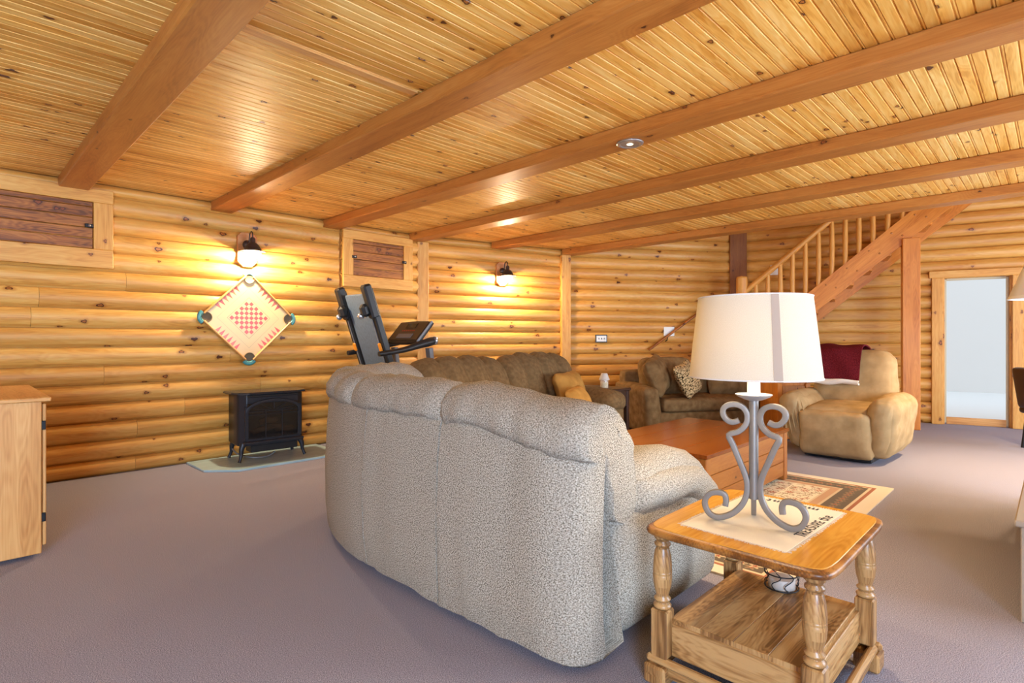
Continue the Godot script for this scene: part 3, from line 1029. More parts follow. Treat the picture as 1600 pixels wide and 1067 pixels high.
func door():
	var d := structure("door_1", "open doorway with pine casing, thin beige frame and white yard beyond", C3, DDIR)
	for p in [[2.725, 0.13], [3.605, 0.115]]:
		obj("casing", box_mesh(Vector3(p[0], 1.05, 0.055), Vector3(p[1], 2.1, 0.05), 0.005, p[0], 0.1), M.flat_pine, d)
	obj("casing", box_mesh(Vector3(3.16, 2.15, 0.055), Vector3(1.06, 0.1, 0.05), 0.005, 1.0, 0.3), M.flat_pine, d)
	for x in [2.80, 3.55]:
		obj("jamb", box_mesh(Vector3(x, 1.06, -0.08), Vector3(0.03, 2.12, 0.22), 0.004), M.flat_pine, d)
	obj("jamb", box_mesh(Vector3(3.175, 2.11, -0.08), Vector3(0.72, 0.03, 0.22), 0.004), M.flat_pine, d)
	for x in [2.83, 3.52]:
		obj("door_frame", box_mesh(Vector3(x, 1.05, -0.05), Vector3(0.03, 2.07, 0.035), 0.003), M.beige_trim, d)
	obj("door_frame", box_mesh(Vector3(3.175, 2.08, -0.05), Vector3(0.66, 0.03, 0.035), 0.003), M.beige_trim, d)
	obj("bottom_rail", box_mesh(Vector3(3.175, 0.05, -0.05), Vector3(0.66, 0.10, 0.04), 0.003), M.pale_batten, d)
	# outside
	var g := thing("yard_slab", "pale concrete yard seen through the doorway", "yard", Vector3(C3.x, 0, C3.y), -atan2(DDIR.y, DDIR.x))
	obj("slab", box_mesh(Vector3(9.0, -0.13, -5.2), Vector3(24.0, 0.1, 9.9), 0.005), M.concrete_pale, g)
	var yw := thing("yard_wall", "plain white wall at the far side of the yard", "wall", Vector3(C3.x, 0, C3.y), -atan2(DDIR.y, DDIR.x))
	obj("face", box_mesh(Vector3(9.0, 3.0, -7.4), Vector3(24.0, 6.2, 0.25), 0.01), M.concrete_pale, yw)

# ================================================================ stove
func stove():
	single("hearth_pad", slab([Vector2(-2.83, 0.06), Vector2(-2.82, 0.55), Vector2(-2.59, 0.76), Vector2(-1.72, 0.76), Vector2(-1.50, 0.52), Vector2(-1.50, 0.06)], 0.001, 0.02, 0.004), M.slate, "pale grey-green slate hearth pad with clipped corners", "hearth")
	var s := thing("gas_stove", "small black cast-iron gas stove on the slate pad", "stove", Vector3(-2.165, 0.027, 0.35), -deg_to_rad(3.0))
	var W := 0.64
	var D := 0.34
	obj("body", stove_body(W, D, 0.15, 0.655), M.stove_iron, s)
	var tp := []
	for p in [[-0.37, -0.19], [0.37, -0.19], [0.37, 0.06], [0.33, 0.16], [0.24, 0.21], [-0.24, 0.21], [-0.33, 0.16], [-0.37, 0.06]]: tp.append(Vector2(p[0], p[1]))
	obj("top_plate", slab(tp, 0.655, 0.675, 0.012), M.stove_top, s)
	obj("louver", box_mesh(Vector3(0, 0.635, D / 2 + 0.006), Vector3(W - 0.14, 0.022, 0.02), 0.004), M.plastic_black, s)
	# front face: dark firebox with arch frame, glass, bars, logs
	var face := obj("firebox_door", arch_frame(0.25, 0.21, 0.54, 0.035, 0.03), M.stove_iron, s, Vector3(0, 0, D / 2))
	obj("firebox", box_mesh(Vector3(0, 0.385, D / 2 - 0.001), Vector3(0.50, 0.36, 0.006), 0.001), M.plastic_black, s)
	obj("glass", box_mesh(Vector3(0, 0.385, D / 2 + 0.022), Vector3(0.50, 0.36, 0.003), 0.0005), M.dark_glass, face.get_parent())
	for x in [-0.08, 0.08]:
		obj("window_bar", box_mesh(Vector3(x, 0.355, D / 2 + 0.028), Vector3(0.008, 0.29, 0.008), 0.002), M.stove_iron, s)
	for y in [0.455, 0.485]:
		obj("window_bar", box_mesh(Vector3(0, y, D / 2 + 0.028), Vector3(0.50, 0.007, 0.008), 0.002), M.stove_iron, s)
	for k in 5:
		var a := PI * (0.14 + 0.18 * k)
		obj("arch_spoke", tube([Vector3(cos(a) * 0.05, 0.485 + sin(a) * 0.02, D / 2 + 0.028), Vector3(cos(a) * 0.22, 0.485 + sin(a) * 0.08, D / 2 + 0.028)], 0.004, 0.004, 6), M.stove_iron, s)
	var gl := [[-0.12, 0.30, 0.3], [0.02, 0.32, -0.1], [-0.05, 0.385, 0.1], [0.10, 0.29, 0.0]]
	for q in gl:
		obj("ceramic_log", tube(curve([Vector3(-0.09, 0, 0), Vector3(-0.03, 0.008, 0), Vector3(0.04, -0.004, 0), Vector3(0.09, 0.004, 0)], 3), 0.010, 0.030, 10, Vector3.UP), M.fire_log, s, Vector3(q[0], q[1], D / 2 + 0.009), Vector3(0, 0, q[2]))
	obj("ceramic_log", lathe([Vector2(0, -0.03), Vector2(0.024, -0.018), Vector2(0.03, 0.0), Vector2(0.022, 0.02), Vector2(0, 0.03)], 12), M.fire_log, s, Vector3(0.19, 0.29, D / 2 - 0.012))
	obj("ash_lip", box_mesh(Vector3(0, 0.185, D / 2 + 0.03), Vector3(W - 0.06, 0.028, 0.06), 0.008), M.stove_iron, s)
	obj("burner_tray", box_mesh(Vector3(0.02, 0.115, 0.08), Vector3(0.46, 0.07, 0.16), 0.006), M.plastic_black, s)
	for sx in [-1, 1]:
		for sz in [-1, 1]:
			var x = sx * 0.275
			var z = sz * 0.14
			obj("leg", tube(curve([Vector3(x, 0.17, z), Vector3(x + sx * 0.02, 0.12, z + sz * 0.012), Vector3(x + sx * 0.025, 0.06, z + sz * 0.018), Vector3(x + sx * 0.045, 0.0, z + sz * 0.03)], 4), 0.028, 0.028, 10, Vector3.RIGHT, false, [1.25, 1.15, 1.0, 0.9, 0.85, 0.78, 0.7, 0.64, 0.58, 0.54, 0.52, 0.52, 0.6]), M.stove_iron, s)
	obj("gas_hose", tube(curve([Vector3(-0.30, 0.10, -0.16), Vector3(-0.26, 0.04, -0.05), Vector3(-0.15, 0.012, 0.06), Vector3(-0.02, 0.012, 0.08), Vector3(0.05, 0.05, 0.08)], 5), 0.009, 0.009, 8), M.iron_grey, s)

func stove_body(W: float, D: float, y0: float, y1: float) -> ArrayMesh:
	var rings := []
	for q in [[y0, 0.97], [y0 + 0.02, 1.0], [(y0 + y1) / 2, 1.0], [y1 - 0.02, 1.0], [y1, 0.98]]:
		var r := PackedVector3Array()
		for p in [[-0.5, -0.5], [-0.17, -0.5], [0.17, -0.5], [0.5, -0.5], [0.5, 0.0], [0.5, 0.28], [0.47, 0.34], [0.40, 0.47], [0.38, 0.5], [-0.38, 0.5], [-0.40, 0.47], [-0.47, 0.34], [-0.5, 0.28], [-0.5, 0.0]]:
			r.append(Vector3(p[0] * W * q[1], q[0], p[1] * D * q[1]))
		rings.append(r)
	return loft(rings)

func arch_frame(hw: float, y0: float, ys: float, t: float, dep: float) -> ArrayMesh:
	var mb := MB.new()
	mb.box(Vector3(-hw - t / 2 + 0.01, (y0 + ys) / 2, dep / 2), Vector3(t, ys - y0, dep), 0.005)
	mb.box(Vector3(hw + t / 2 - 0.01, (y0 + ys) / 2, dep / 2), Vector3(t, ys - y0, dep), 0.005)
	mb.box(Vector3(0, y0, dep / 2), Vector3(2 * hw + t, t * 0.8, dep), 0.005)
	var pts := []
	for k in 17:
		var a := PI * k / 16.0
		pts.append(Vector3(cos(a) * (hw + 0.005), 0.485 + sin(a) * 0.105, dep / 2))
	loft_into(mb, tube_rings(pts, dep / 2, t * 0.5, 8, Vector3.BACK, true))
	return mb.mesh()

# ================================================================ treadmill
func treadmill():
	var t := thing("treadmill", "folded black treadmill standing between the sofa and the log wall", "treadmill", Vector3(-0.75, 0, 0.53), -PI / 2)
	# local z points to the user's side; the folded deck shows its underside
	var dk := Node3D.new()
	dk.name = "deck"
	t.add_child(dk)
	dk.position = Vector3(0, 0.22, 0.0)
	dk.rotation.x = deg_to_rad(18.7)
	obj("underboard", box_mesh(Vector3(0, 0.84, 0.0), Vector3(0.46, 1.50, 0.03), 0.012), M.belt, dk)
	for s in [-1, 1]:
		obj("side_rail", box_mesh(Vector3(s * 0.285, 0.84, 0.0), Vector3(0.085, 1.60, 0.08), 0.012), M.plastic_black, dk)
		obj("rail_cover", box_mesh(Vector3(s * 0.285, 1.50, 0.02), Vector3(0.105, 0.38, 0.10), 0.02), M.plastic_black, dk)
		var ft := obj("rear_foot", box_mesh(Vector3(s * 0.24, 1.42, 0.085), Vector3(0.10, 0.14, 0.10), 0.03), M.plastic_black, dk)
		obj("foot_screw", lathe([Vector2(0.0, -0.02), Vector2(0.032, -0.02), Vector2(0.036, 0.0), Vector2(0.032, 0.02), Vector2(0, 0.02)], 16), M.silver, ft, Vector3(s * 0.24 - 0.045, 1.37, 0.125), Vector3(0, 0, PI / 2))
		obj("rail_insert", box_mesh(Vector3(s * 0.262, 0.80, 0.046), Vector3(0.014, 1.0, 0.01), 0.003), M.grey_plastic, dk)
		for y in [0.56, 0.98]:
			obj("cushion_block", box_mesh(Vector3(s * 0.27, y, 0.05), Vector3(0.05, 0.10, 0.03), 0.012), M.orange_plastic, dk)
	obj("cross_tube", box_mesh(Vector3(0, 0.62, 0.05), Vector3(0.60, 0.025, 0.03), 0.005), M.silver, dk)
	for s in [-1, 1]:
		obj("base_rail", box_mesh(Vector3(s * 0.36, 0.045, 0.10), Vector3(0.07, 0.07, 1.0), 0.015), M.plastic_black, t)
		obj("upright", tube([Vector3(s * 0.36, 0.06, -0.36), Vector3(s * 0.36, 0.6, -0.31), Vector3(s * 0.36, 1.12, -0.24)], 0.03, 0.045, 8, Vector3.RIGHT, true), M.grey_plastic, t)
		obj("handlebar", tube(curve([Vector3(s * 0.345, 1.20, -0.30), Vector3(s * 0.35, 1.16, -0.12), Vector3(s * 0.345, 1.10, 0.12), Vector3(s * 0.335, 1.06, 0.42)], 4), 0.034, 0.034, 12, Vector3.UP, false, [1.5, 1.55, 1.5, 1.4, 1.3, 1.2, 1.1, 1.0, 0.95, 0.9, 0.85, 0.85, 0.8]), M.plastic_black, t)
		obj("end_cap", lathe([Vector2(0.0, -0.02), Vector2(0.05, -0.015), Vector2(0.05, 0.01), Vector2(0.0, 0.03)], 14), M.silver, t, Vector3(s * 0.345, 1.205, -0.335), Vector3(-PI / 2, 0, 0))
	obj("base_cross", box_mesh(Vector3(0, 0.05, -0.40), Vector3(0.72, 0.08, 0.08), 0.015), M.plastic_black, t)
	obj("upper_cross", box_mesh(Vector3(0, 0.86, -0.275), Vector3(0.66, 0.06, 0.05), 0.015), M.plastic_black, t)
	obj("motor_hood", box_mesh(Vector3(0, 0.17, -0.22), Vector3(0.60, 0.2, 0.36), 0.06), M.plastic_black, t)
	var con := Node3D.new()
	con.name = "console"
	t.add_child(con)
	con.position = Vector3(0, 1.30, -0.22)
	con.rotation.x = -deg_to_rad(42.0)
	obj("console_shell", soft(Vector3(0.66, 0.34, 0.05), 0.024, Vector3(0, 0.02, 0), 8), M.plastic_black, con)
	obj("console_panel", box_mesh(Vector3(0, 0.005, 0.026), Vector3(0.58, 0.29, 0.012), 0.006), M.console_face, con)
	obj("display", box_mesh(Vector3(0, 0.085, 0.034), Vector3(0.2, 0.075, 0.006), 0.002), M.lcd, con)
	for k in 7:
		obj("button", box_mesh(Vector3(-0.12 + k * 0.04, 0.005, 0.033), Vector3(0.022, 0.012, 0.005), 0.002), M.red_paint, con)
	obj("tray", box_mesh(Vector3(0, -0.08, 0.034), Vector3(0.3, 0.07, 0.01), 0.003), M.grey_plastic, con)
	obj("console_trim", box_mesh(Vector3(0.322, 0.0, 0.02), Vector3(0.012, 0.33, 0.03), 0.003), M.grey_plastic, con)

# ================================================================ sectional sofa
var spath: Array
var slen: Array

func sofa_at(d: float) -> Array:      # point and inward normal at arc length d of the sofa's outer line
	d = clampf(d, 0.0, slen[-1])
	var i := 0
	while i < slen.size() - 2 and slen[i + 1] < d: i += 1
	var t: float = (d - slen[i]) / maxf(slen[i + 1] - slen[i], 1e-6)
	var p: Vector2 = spath[i].lerp(spath[i + 1], t)
	var a: Vector2 = (spath[mini(i + 2, spath.size() - 1)] - spath[maxi(i - 1, 0)]).normalized()
	return [p, Vector2(-a.y, a.x)]

func sofa_sweep(d0: float, d1: float, sec: Array, steps: int, endscale: float, power := 5.0, sag := 0.0, flutes := 0, fdepth := 0.0, corner := 0.0) -> ArrayMesh:
	var c := Vector2.ZERO
	for q in sec: c += q / sec.size()
	var rings := []
	var nz := FastNoiseLite.new()
	nz.frequency = 1.0
	for i in steps + 1:
		var t := 0.5 - 0.5 * cos(PI * float(i) / steps)
		var d := lerpf(d0, d1, t)
		var f := sofa_at(d)
		var e := pow(absf(2.0 * t - 1.0), power)
		var k := endscale + (1.0 - endscale) * sqrt(maxf(1.0 - e, 0.0)) if endscale < 1.0 else 1.0
		var fl := 0.0
		if flutes: fl = -fdepth * pow(absf(cos(PI * t * flutes)), 8.0)
		var turn := 0.0
		if corner > 0.0 and d < corner: turn = corner * (1.0 - sqrt(maxf(1.0 - pow(1.0 - d / corner, 2.0), 0.0)))
		var r := PackedVector3Array()
		for q in sec:
			var o: Vector2 = c + (q - c) * k
			if q.x < 0.1: o.x += turn * (1.0 - clampf(q.x / 0.1, 0.0, 1.0))
			var away: Vector2 = (q - c).normalized()
			o += away * fl
			o.y += sag * (1.0 - e) * clampf((q.y - 0.5) * 2.0, 0.0, 1.0)
			var pp: Vector2 = f[0] + f[1] * o.x
			var w := Vector3(pp.x, o.y, pp.y)
			w += Vector3(nz.get_noise_3dv(w * 5.0), nz.get_noise_3dv(w * 5.0 + Vector3(9, 9, 9)), nz.get_noise_3dv(w * 5.0 + Vector3(3, 50, 1))) * 0.014
			w += Vector3(nz.get_noise_3dv(w * 14.0), nz.get_noise_3dv(w * 14.0 + Vector3(9, 9, 9)), nz.get_noise_3dv(w * 14.0 + Vector3(3, 50, 1))) * 0.004
			w.y = maxf(w.y, 0.031)
			r.append(w)
		rings.append(r)
	return loft(rings)

func curve2(sec: Array) -> Array:   # smooth closed outline
	var out := []
	var n := sec.size()
	for i in n:
		for k in 3:
			out.append(sec[i].cubic_interpolate(sec[(i + 1) % n], sec[(i + n - 1) % n], sec[(i + 2) % n], k / 3.0))
	return out

# a back cushion: a thick folded pad over the top of the back, pinched at both ends, with stitched channels
func sofa_roll(d0: float, d1: float, steps: int, power: float, sag: float, flutes := 0, fdepth := 0.0, corner := 0.0, droop := 0.0) -> ArrayMesh:
	var mid: Array = curve([Vector2(0.062, 0.85), Vector2(0.066, 0.91), Vector2(0.115, 0.945), Vector2(0.19, 0.915), Vector2(0.25, 0.83), Vector2(0.29, 0.72), Vector2(0.315, 0.60), Vector2(0.325, 0.50)], 3)
	var nz := FastNoiseLite.new()
	nz.frequency = 1.0
	var rings := []
	var n := mid.size()
	for i in steps + 1:
		var t := 0.5 - 0.5 * cos(PI * float(i) / steps)
		var f := sofa_at(lerpf(d0, d1, t))
		var e := pow(absf(2.0 * t - 1.0), power)
		var k := 0.30 + 0.70 * pow(maxf(1.0 - e, 0.0), 0.45)
		if flutes: k *= 1.0 - fdepth * pow(absf(cos(PI * t * flutes)), 9.0)
		var d := lerpf(d0, d1, t)
		var turn := 0.0
		if corner > 0.0 and d < corner: turn = corner * (1.0 - sqrt(maxf(1.0 - pow(1.0 - maxf(d, 0.0) / corner, 2.0), 0.0))) * 0.5
		var one := []
		var two := []
		for j in n:
			var tg: Vector2 = (mid[mini(j + 1, n - 1)] - mid[maxi(j - 1, 0)]).normalized()
			var nn := Vector2(-tg.y, tg.x)
			var u := float(j) / (n - 1)
			var h := (0.098 + 0.012 * u) * pow(maxf(1.0 - pow(absf(2.0 * u - 1.0), 5.0), 0.02), 0.4) * k
			if j < n / 2: h *= 1.0 - 0.06 * sin(u * TAU)
			var c: Vector2 = mid[j] + Vector2(turn * (1.0 - u), sag * (1.0 - e) * (1.0 - u) - droop * smoothstep(0.62, -0.05, d) * (1.0 - u))
			one.append(c + nn * h)
			two.append(c - nn * h)
		two.reverse()
		var ring := PackedVector3Array()
		for o in one + two:
			var pp: Vector2 = f[0] + f[1] * o.x
			var w := Vector3(pp.x, o.y, pp.y)
			w += Vector3(nz.get_noise_3dv(w * 5.0), nz.get_noise_3dv(w * 5.0 + Vector3(9, 9, 9)), nz.get_noise_3dv(w * 5.0 + Vector3(3, 50, 1))) * 0.018
			w += Vector3(nz.get_noise_3dv(w * 15.0), nz.get_noise_3dv(w * 15.0 + Vector3(9, 9, 9)), nz.get_noise_3dv(w * 15.0 + Vector3(3, 50, 1))) * 0.005
			ring.append(w)
		rings.append(ring)
	return loft(rings)

func sectional():
	var pts := [Vector2(-2.915, 4.955), Vector2(-2.925, 4.75), Vector2(-2.935, 4.1), Vector2(-2.925, 3.5), Vector2(-2.87, 3.15), Vector2(-2.74, 2.78), Vector2(-2.45, 2.42), Vector2(-1.95, 2.2), Vector2(-1.2, 2.12), Vector2(-0.4, 2.1), Vector2(0.30, 2.1)]
	spath = curve(pts, 8)
	slen = [0.0]
	for i in spath.size() - 1: slen.append(slen[-1] + spath[i].distance_to(spath[i + 1]))
	var T: float = slen[-1]
	var s := thing("sectional_sofa", "large L-shaped sectional sofa in speckled grey-beige chenille, back towards us", "sofa")
	var m: Material = M.sofa_chenille
	# back panels from floor to the roll
	var back := [Vector2(0.02, 0.035), Vector2(-0.005, 0.05), Vector2(-0.02, 0.2), Vector2(-0.022, 0.45), Vector2(-0.012, 0.70), Vector2(0.0, 0.84), Vector2(0.02, 0.89), Vector2(0.09, 0.91), Vector2(0.15, 0.86), Vector2(0.185, 0.6), Vector2(0.25, 0.3), Vector2(0.30, 0.035)]
	var cut := []
	for z in [4.12, 3.52]:
		for i in spath.size() - 1:
			if spath[i].y >= z and spath[i + 1].y < z: cut.append(slen[i])
	obj("back_panel", sofa_sweep(0.0, cut[0] - 0.004, back, 30, 1.0, 5.0, 0.0, 0, 0.0, 0.17), m, s)
	obj("back_panel", sofa_sweep(cut[0] + 0.004, cut[1] - 0.004, back, 14, 1.0), m, s)
	obj("back_panel", sofa_sweep(cut[1] + 0.004, T - 1.9, back, 24, 1.0), m, s)
	obj("back_panel", sofa_sweep(T - 1.895, T, back, 14, 1.0), m, s)
	# rolled back cushions
	var brown: Material = M.sofa_brown
	obj("back_cushion", sofa_roll(-0.035, cut[0] + 0.02, 48, 10.0, 0.0, 0, 0.0, 0.10, 0.075), m, s)
	obj("back_cushion", sofa_roll(cut[0] - 0.02, cut[1] + 0.22, 40, 7.0, 0.0), m, s)
	obj("back_cushion", sofa_roll(cut[1] + 0.18, T - 2.05, 60, 9.0, 0.0, 6, 0.16), m, s)
	obj("back_cushion", sofa_roll(T - 2.08, T - 0.98, 70, 4.0, 0.05, 4, 0.40), brown, s)
	obj("back_cushion", sofa_roll(T - 1.02, T + 0.02, 70, 4.0, 0.07, 4, 0.40), brown, s)
	# near arm: box, side, puffy pad
	obj("arm", soft(Vector3(0.90, 0.52, 0.27), 0.09, Vector3(0.0, 0.0, 0.025), 14), m, s, Vector3(-2.20, 0.295, 4.805))
	var fold := func(p: Vector3):
		var q := p
		var t: float = clampf((p.x + 0.05) / 0.42, 0.0, 1.0)
		q.y -= 0.16 * t * t
		return q
	obj("arm_pad", soft(Vector3(0.78, 0.21, 0.33), 0.10, Vector3(0.02, 0.045, 0.03), 16, fold, 0.018, 5.0, 3), m, s, Vector3(-2.14, 0.585, 4.80))
	# seats
	for z in [4.36, 3.66]:
		obj("seat_cushion", soft(Vector3(0.74, 0.22, 0.60 if z > 4 else 0.68), 0.07, Vector3(0.02, 0.035, 0.02), 12), m, s, Vector3(-2.22, 0.37, z))
		obj("seat_base", soft(Vector3(0.70, 0.24, 0.60 if z > 4 else 0.68), 0.04, Vector3.ZERO, 8), m, s, Vector3(-2.24, 0.16, z))
	obj("seat_cushion", soft(Vector3(0.95, 0.22, 0.72), 0.09, Vector3(0.02, 0.03, 0.02), 12), m, s, Vector3(-2.12, 0.37, 2.93))
	obj("seat_base", soft(Vector3(0.90, 0.24, 0.66), 0.05, Vector3.ZERO, 8), m, s, Vector3(-2.12, 0.16, 2.93))
	for x in [-1.2, -0.36]:
		obj("seat_cushion", soft(Vector3(0.80, 0.22, 0.66), 0.08, Vector3(0.02, 0.035, 0.02), 12), brown, s, Vector3(x, 0.37, 2.78))
		obj("seat_base", soft(Vector3(0.80, 0.24, 0.62), 0.04, Vector3.ZERO, 8), brown, s, Vector3(x, 0.16, 2.78))
	obj("arm", soft(Vector3(0.26, 0.52, 0.86), 0.06, Vector3(0.01, 0, 0.01), 10), brown, s, Vector3(0.24, 0.295, 2.58))
	obj("arm_pad", soft(Vector3(0.32, 0.20, 0.86), 0.09, Vector3(0.02, 0.04, 0.02), 12, null, 0.012, 5.0, 5), brown, s, Vector3(0.24, 0.59, 2.60))
	for f in [Vector2(-2.84, 3.35), Vector2(-2.80, 4.74), Vector2(0.2, 2.2), Vector2(-1.8, 4.75), Vector2(0.2, 2.9)]:
		obj("foot", lathe([Vector2(0.02, 0.0), Vector2(0.026, 0.02), Vector2(0.028, 0.05)], 14), M.plastic_black, s, Vector3(f.x, 0.0, f.y))
	# scatter pillows
	pillow("throw_pillow", Vector3(-0.08, 0.70, 2.66), Vector3(0.46, 0.42, 0.17), Vector3(-0.35, 0.15, 0.05), "tan_pillow", "larger tan velvet throw pillow against the far sofa arm", 31)
	pillow("throw_pillow", Vector3(-0.30, 0.64, 2.93), Vector3(0.32, 0.30, 0.13), Vector3(-0.5, 0.1, 0.2), "tan_pillow", "small tan throw pillow leaning in front of the larger one", 37)
	pillow("throw_pillow", Vector3(-2.20, 0.68, 4.42), Vector3(0.40, 0.38, 0.14), Vector3(-0.5, 1.35, 0.0), "cream_pillow", "cream throw pillow on the near sofa seat beside the arm", 41)

func pillow(called: String, at: Vector3, size: Vector3, rot: Vector3, m: String, label: String, sd: int, group := ""):
	var pinch := func(p: Vector3):
		var u: float = clampf(absf(p.x) / (size.x / 2), 0.0, 1.0)
		var v: float = clampf(absf(p.y) / (size.y / 2), 0.0, 1.0)
		var edge := (1.0 - pow(u, 3.0)) * (1.0 - pow(v, 3.0))
		var k := 1.0 - 0.10 * (1.0 - pow(maxf(u, v), 2.0) * minf(u, v))
		return Vector3(p.x * (1.0 - 0.07 * (1.0 - v * v) * u), p.y * (1.0 - 0.07 * (1.0 - u * u) * v), p.z * (0.16 + 0.95 * sqrt(maxf(edge, 0.0))))
	single(called, soft(size, size.z * 0.45, Vector3(0, 0, 0.02), 14, pinch, 0.014, 7.0, sd), M[m], label, "pillow", at, rot, group)

# ================================================================ coffee table and rug
func coffee_table():
	var c := thing("coffee_table", "low reddish brown lift-top coffee table on the patterned rug", "table", Vector3(-0.135, 0.012, 4.01))
	var L := 1.58
	var W := 0.95
	for k in 4:
		obj("top_board", box_mesh(Vector3(0, 0.425, -W / 2 + (k + 0.5) * W / 4), Vector3(L, 0.03, W / 4 - 0.001), 0.003, k * 0.9, k * 0.15), M.cherry, c)
	for sx in [-1, 1]:
		for sz in [-1, 1]:
			obj("leg", box_mesh(Vector3(sx * (L / 2 - 0.045), 0.205, sz * (W / 2 - 0.045)), Vector3(0.07, 0.41, 0.07), 0.006, sx * 0.4, sz * 0.2), M.cherry_side, c)
	for sz in [-1, 1]:
		for k in 3:
			obj("side_plank", box_mesh(Vector3(0, 0.097 + k * 0.124, sz * (W / 2 - 0.03)), Vector3(L - 0.16, 0.121, 0.022), 0.004, k * 0.7 + sz, k * 0.2), M.cherry_side, c)
	for sx in [-1, 1]:
		for k in 3:
			obj("end_plank", box_mesh(Vector3(sx * (L / 2 - 0.03), 0.097 + k * 0.124, 0), Vector3(0.022, 0.121, W - 0.16), 0.004, k * 0.7 + sx, k * 0.2), M.cherry_side, c)
	obj("bottom_shelf", box_mesh(Vector3(0, 0.055, 0), Vector3(L - 0.1, 0.02, W - 0.1), 0.003), M.dark_wood, c)

func rug():
	var W := 1024
	var H := 752
	var im := Image.create(W, H, false, Image.FORMAT_RGB8)
	im.fill(rgb(226, 214, 190))
	var rg := RandomNumberGenerator.new()
	rg.seed = 12
	var band := func(a, c): im.fill_rect(Rect2i(a, a, W - 2 * a, H - 2 * a), c)
	band.call(40, rgb(164, 104, 76))
	band.call(50, rgb(216, 196, 160))
	band.call(58, rgb(104, 92, 76))
	band.call(116, rgb(206, 184, 148))
	band.call(124, rgb(192, 152, 116))
	band.call(146, rgb(210, 190, 154))
	band.call(152, rgb(228, 214, 184))
	var motif := func(cx, cy, r, c0, c1, petals):
		for dy in range(-r - 2, r + 3):
			for dx in range(-r - 2, r + 3):
				var x: int = cx + dx
				var y: int = cy + dy
				if x < 0 or y < 0 or x >= W or y >= H: continue
				var a := atan2(dy, dx)
				var d: float = sqrt(dx * dx + dy * dy) / (r * (0.7 + 0.3 * cos(a * petals)))
				if d < 0.42: im.set_pixel(x, y, c1)
				elif d < 1.0: im.set_pixel(x, y, c0)
	for i in 900:   # vines of the field
		var x := rg.randi_range(160, W - 164)
		var y := rg.randi_range(160, H - 164)
		var a := rg.randf() * TAU
		var bend := rg.randf_range(-0.22, 0.22)
		for k in 26:
			a += bend
			x = clampi(x + int(round(cos(a) * 1.4)), 156, W - 158)
			y = clampi(y + int(round(sin(a) * 1.4)), 156, H - 158)
			im.fill_rect(Rect2i(x, y, 2, 2), rgb(140, 120, 92))
	var step := 0
	for x in range(172, W - 160, 34):
		for y in range(172, H - 160, 32):
			step += 1
			var xx := x + rg.randi_range(-10, 10)
			var yy := y + rg.randi_range(-10, 10)
			if step % 5 == 0: motif.call(xx, yy, 14, rgb(170, 96, 70), rgb(226, 196, 156), 6.0)
			elif step % 5 < 3: motif.call(xx, yy, 8, rgb(150, 136, 106), rgb(196, 160, 120), 5.0)
			else: motif.call(xx, yy, 9, rgb(192, 136, 104), rgb(120, 70, 52), 4.0)
	var edge := []
	for k in 34:
		edge.append([76 + k * 27, 87]); edge.append([76 + k * 27, H - 87])
		if 76 + k * 27 < H - 60:
			edge.append([87, 76 + k * 27]); edge.append([W - 87, 76 + k * 27])
	var n := 0
	for e in edge:
		n += 1
		motif.call(e[0], e[1], 15 if n % 3 else 11, rgb(196, 176, 140) if n % 2 else rgb(150, 124, 94), rgb(158, 84, 60), 5.0)
	var m := mat("rug_print", Color.WHITE, 0.95, ImageTexture.create_from_image(im))
	m.heightmap_enabled = true
	m.heightmap_texture = M.carpet.albedo_texture
	m.heightmap_scale = 0.1
	var x0 := -1.66
	var x1 := 0.93
	var z0 := 3.30
	var z1 := 5.20
	var r := thing("area_rug", "cream oriental rug with floral field and dark patterned border", "rug", Vector3((x0 + x1) / 2, 0, (z0 + z1) / 2))
	var mb := MB.new()
	var hx := (x1 - x0) / 2
	var hz := (z1 - z0) / 2
	mb.flat([Vector3(-hx, 0.011, -hz), Vector3(hx, 0.011, -hz), Vector3(hx, 0.011, hz), Vector3(-hx, 0.011, hz)], Vector3.UP, [Vector2(0, 0), Vector2(1, 0), Vector2(1, 1), Vector2(0, 1)])
	obj("pile", mb.mesh(), m, r)
	obj("binding", slab([Vector2(-hx, -hz), Vector2(hx, -hz), Vector2(hx, hz), Vector2(-hx, hz)], 0.001, 0.0105, 0.003), M.mat_cotton, r)

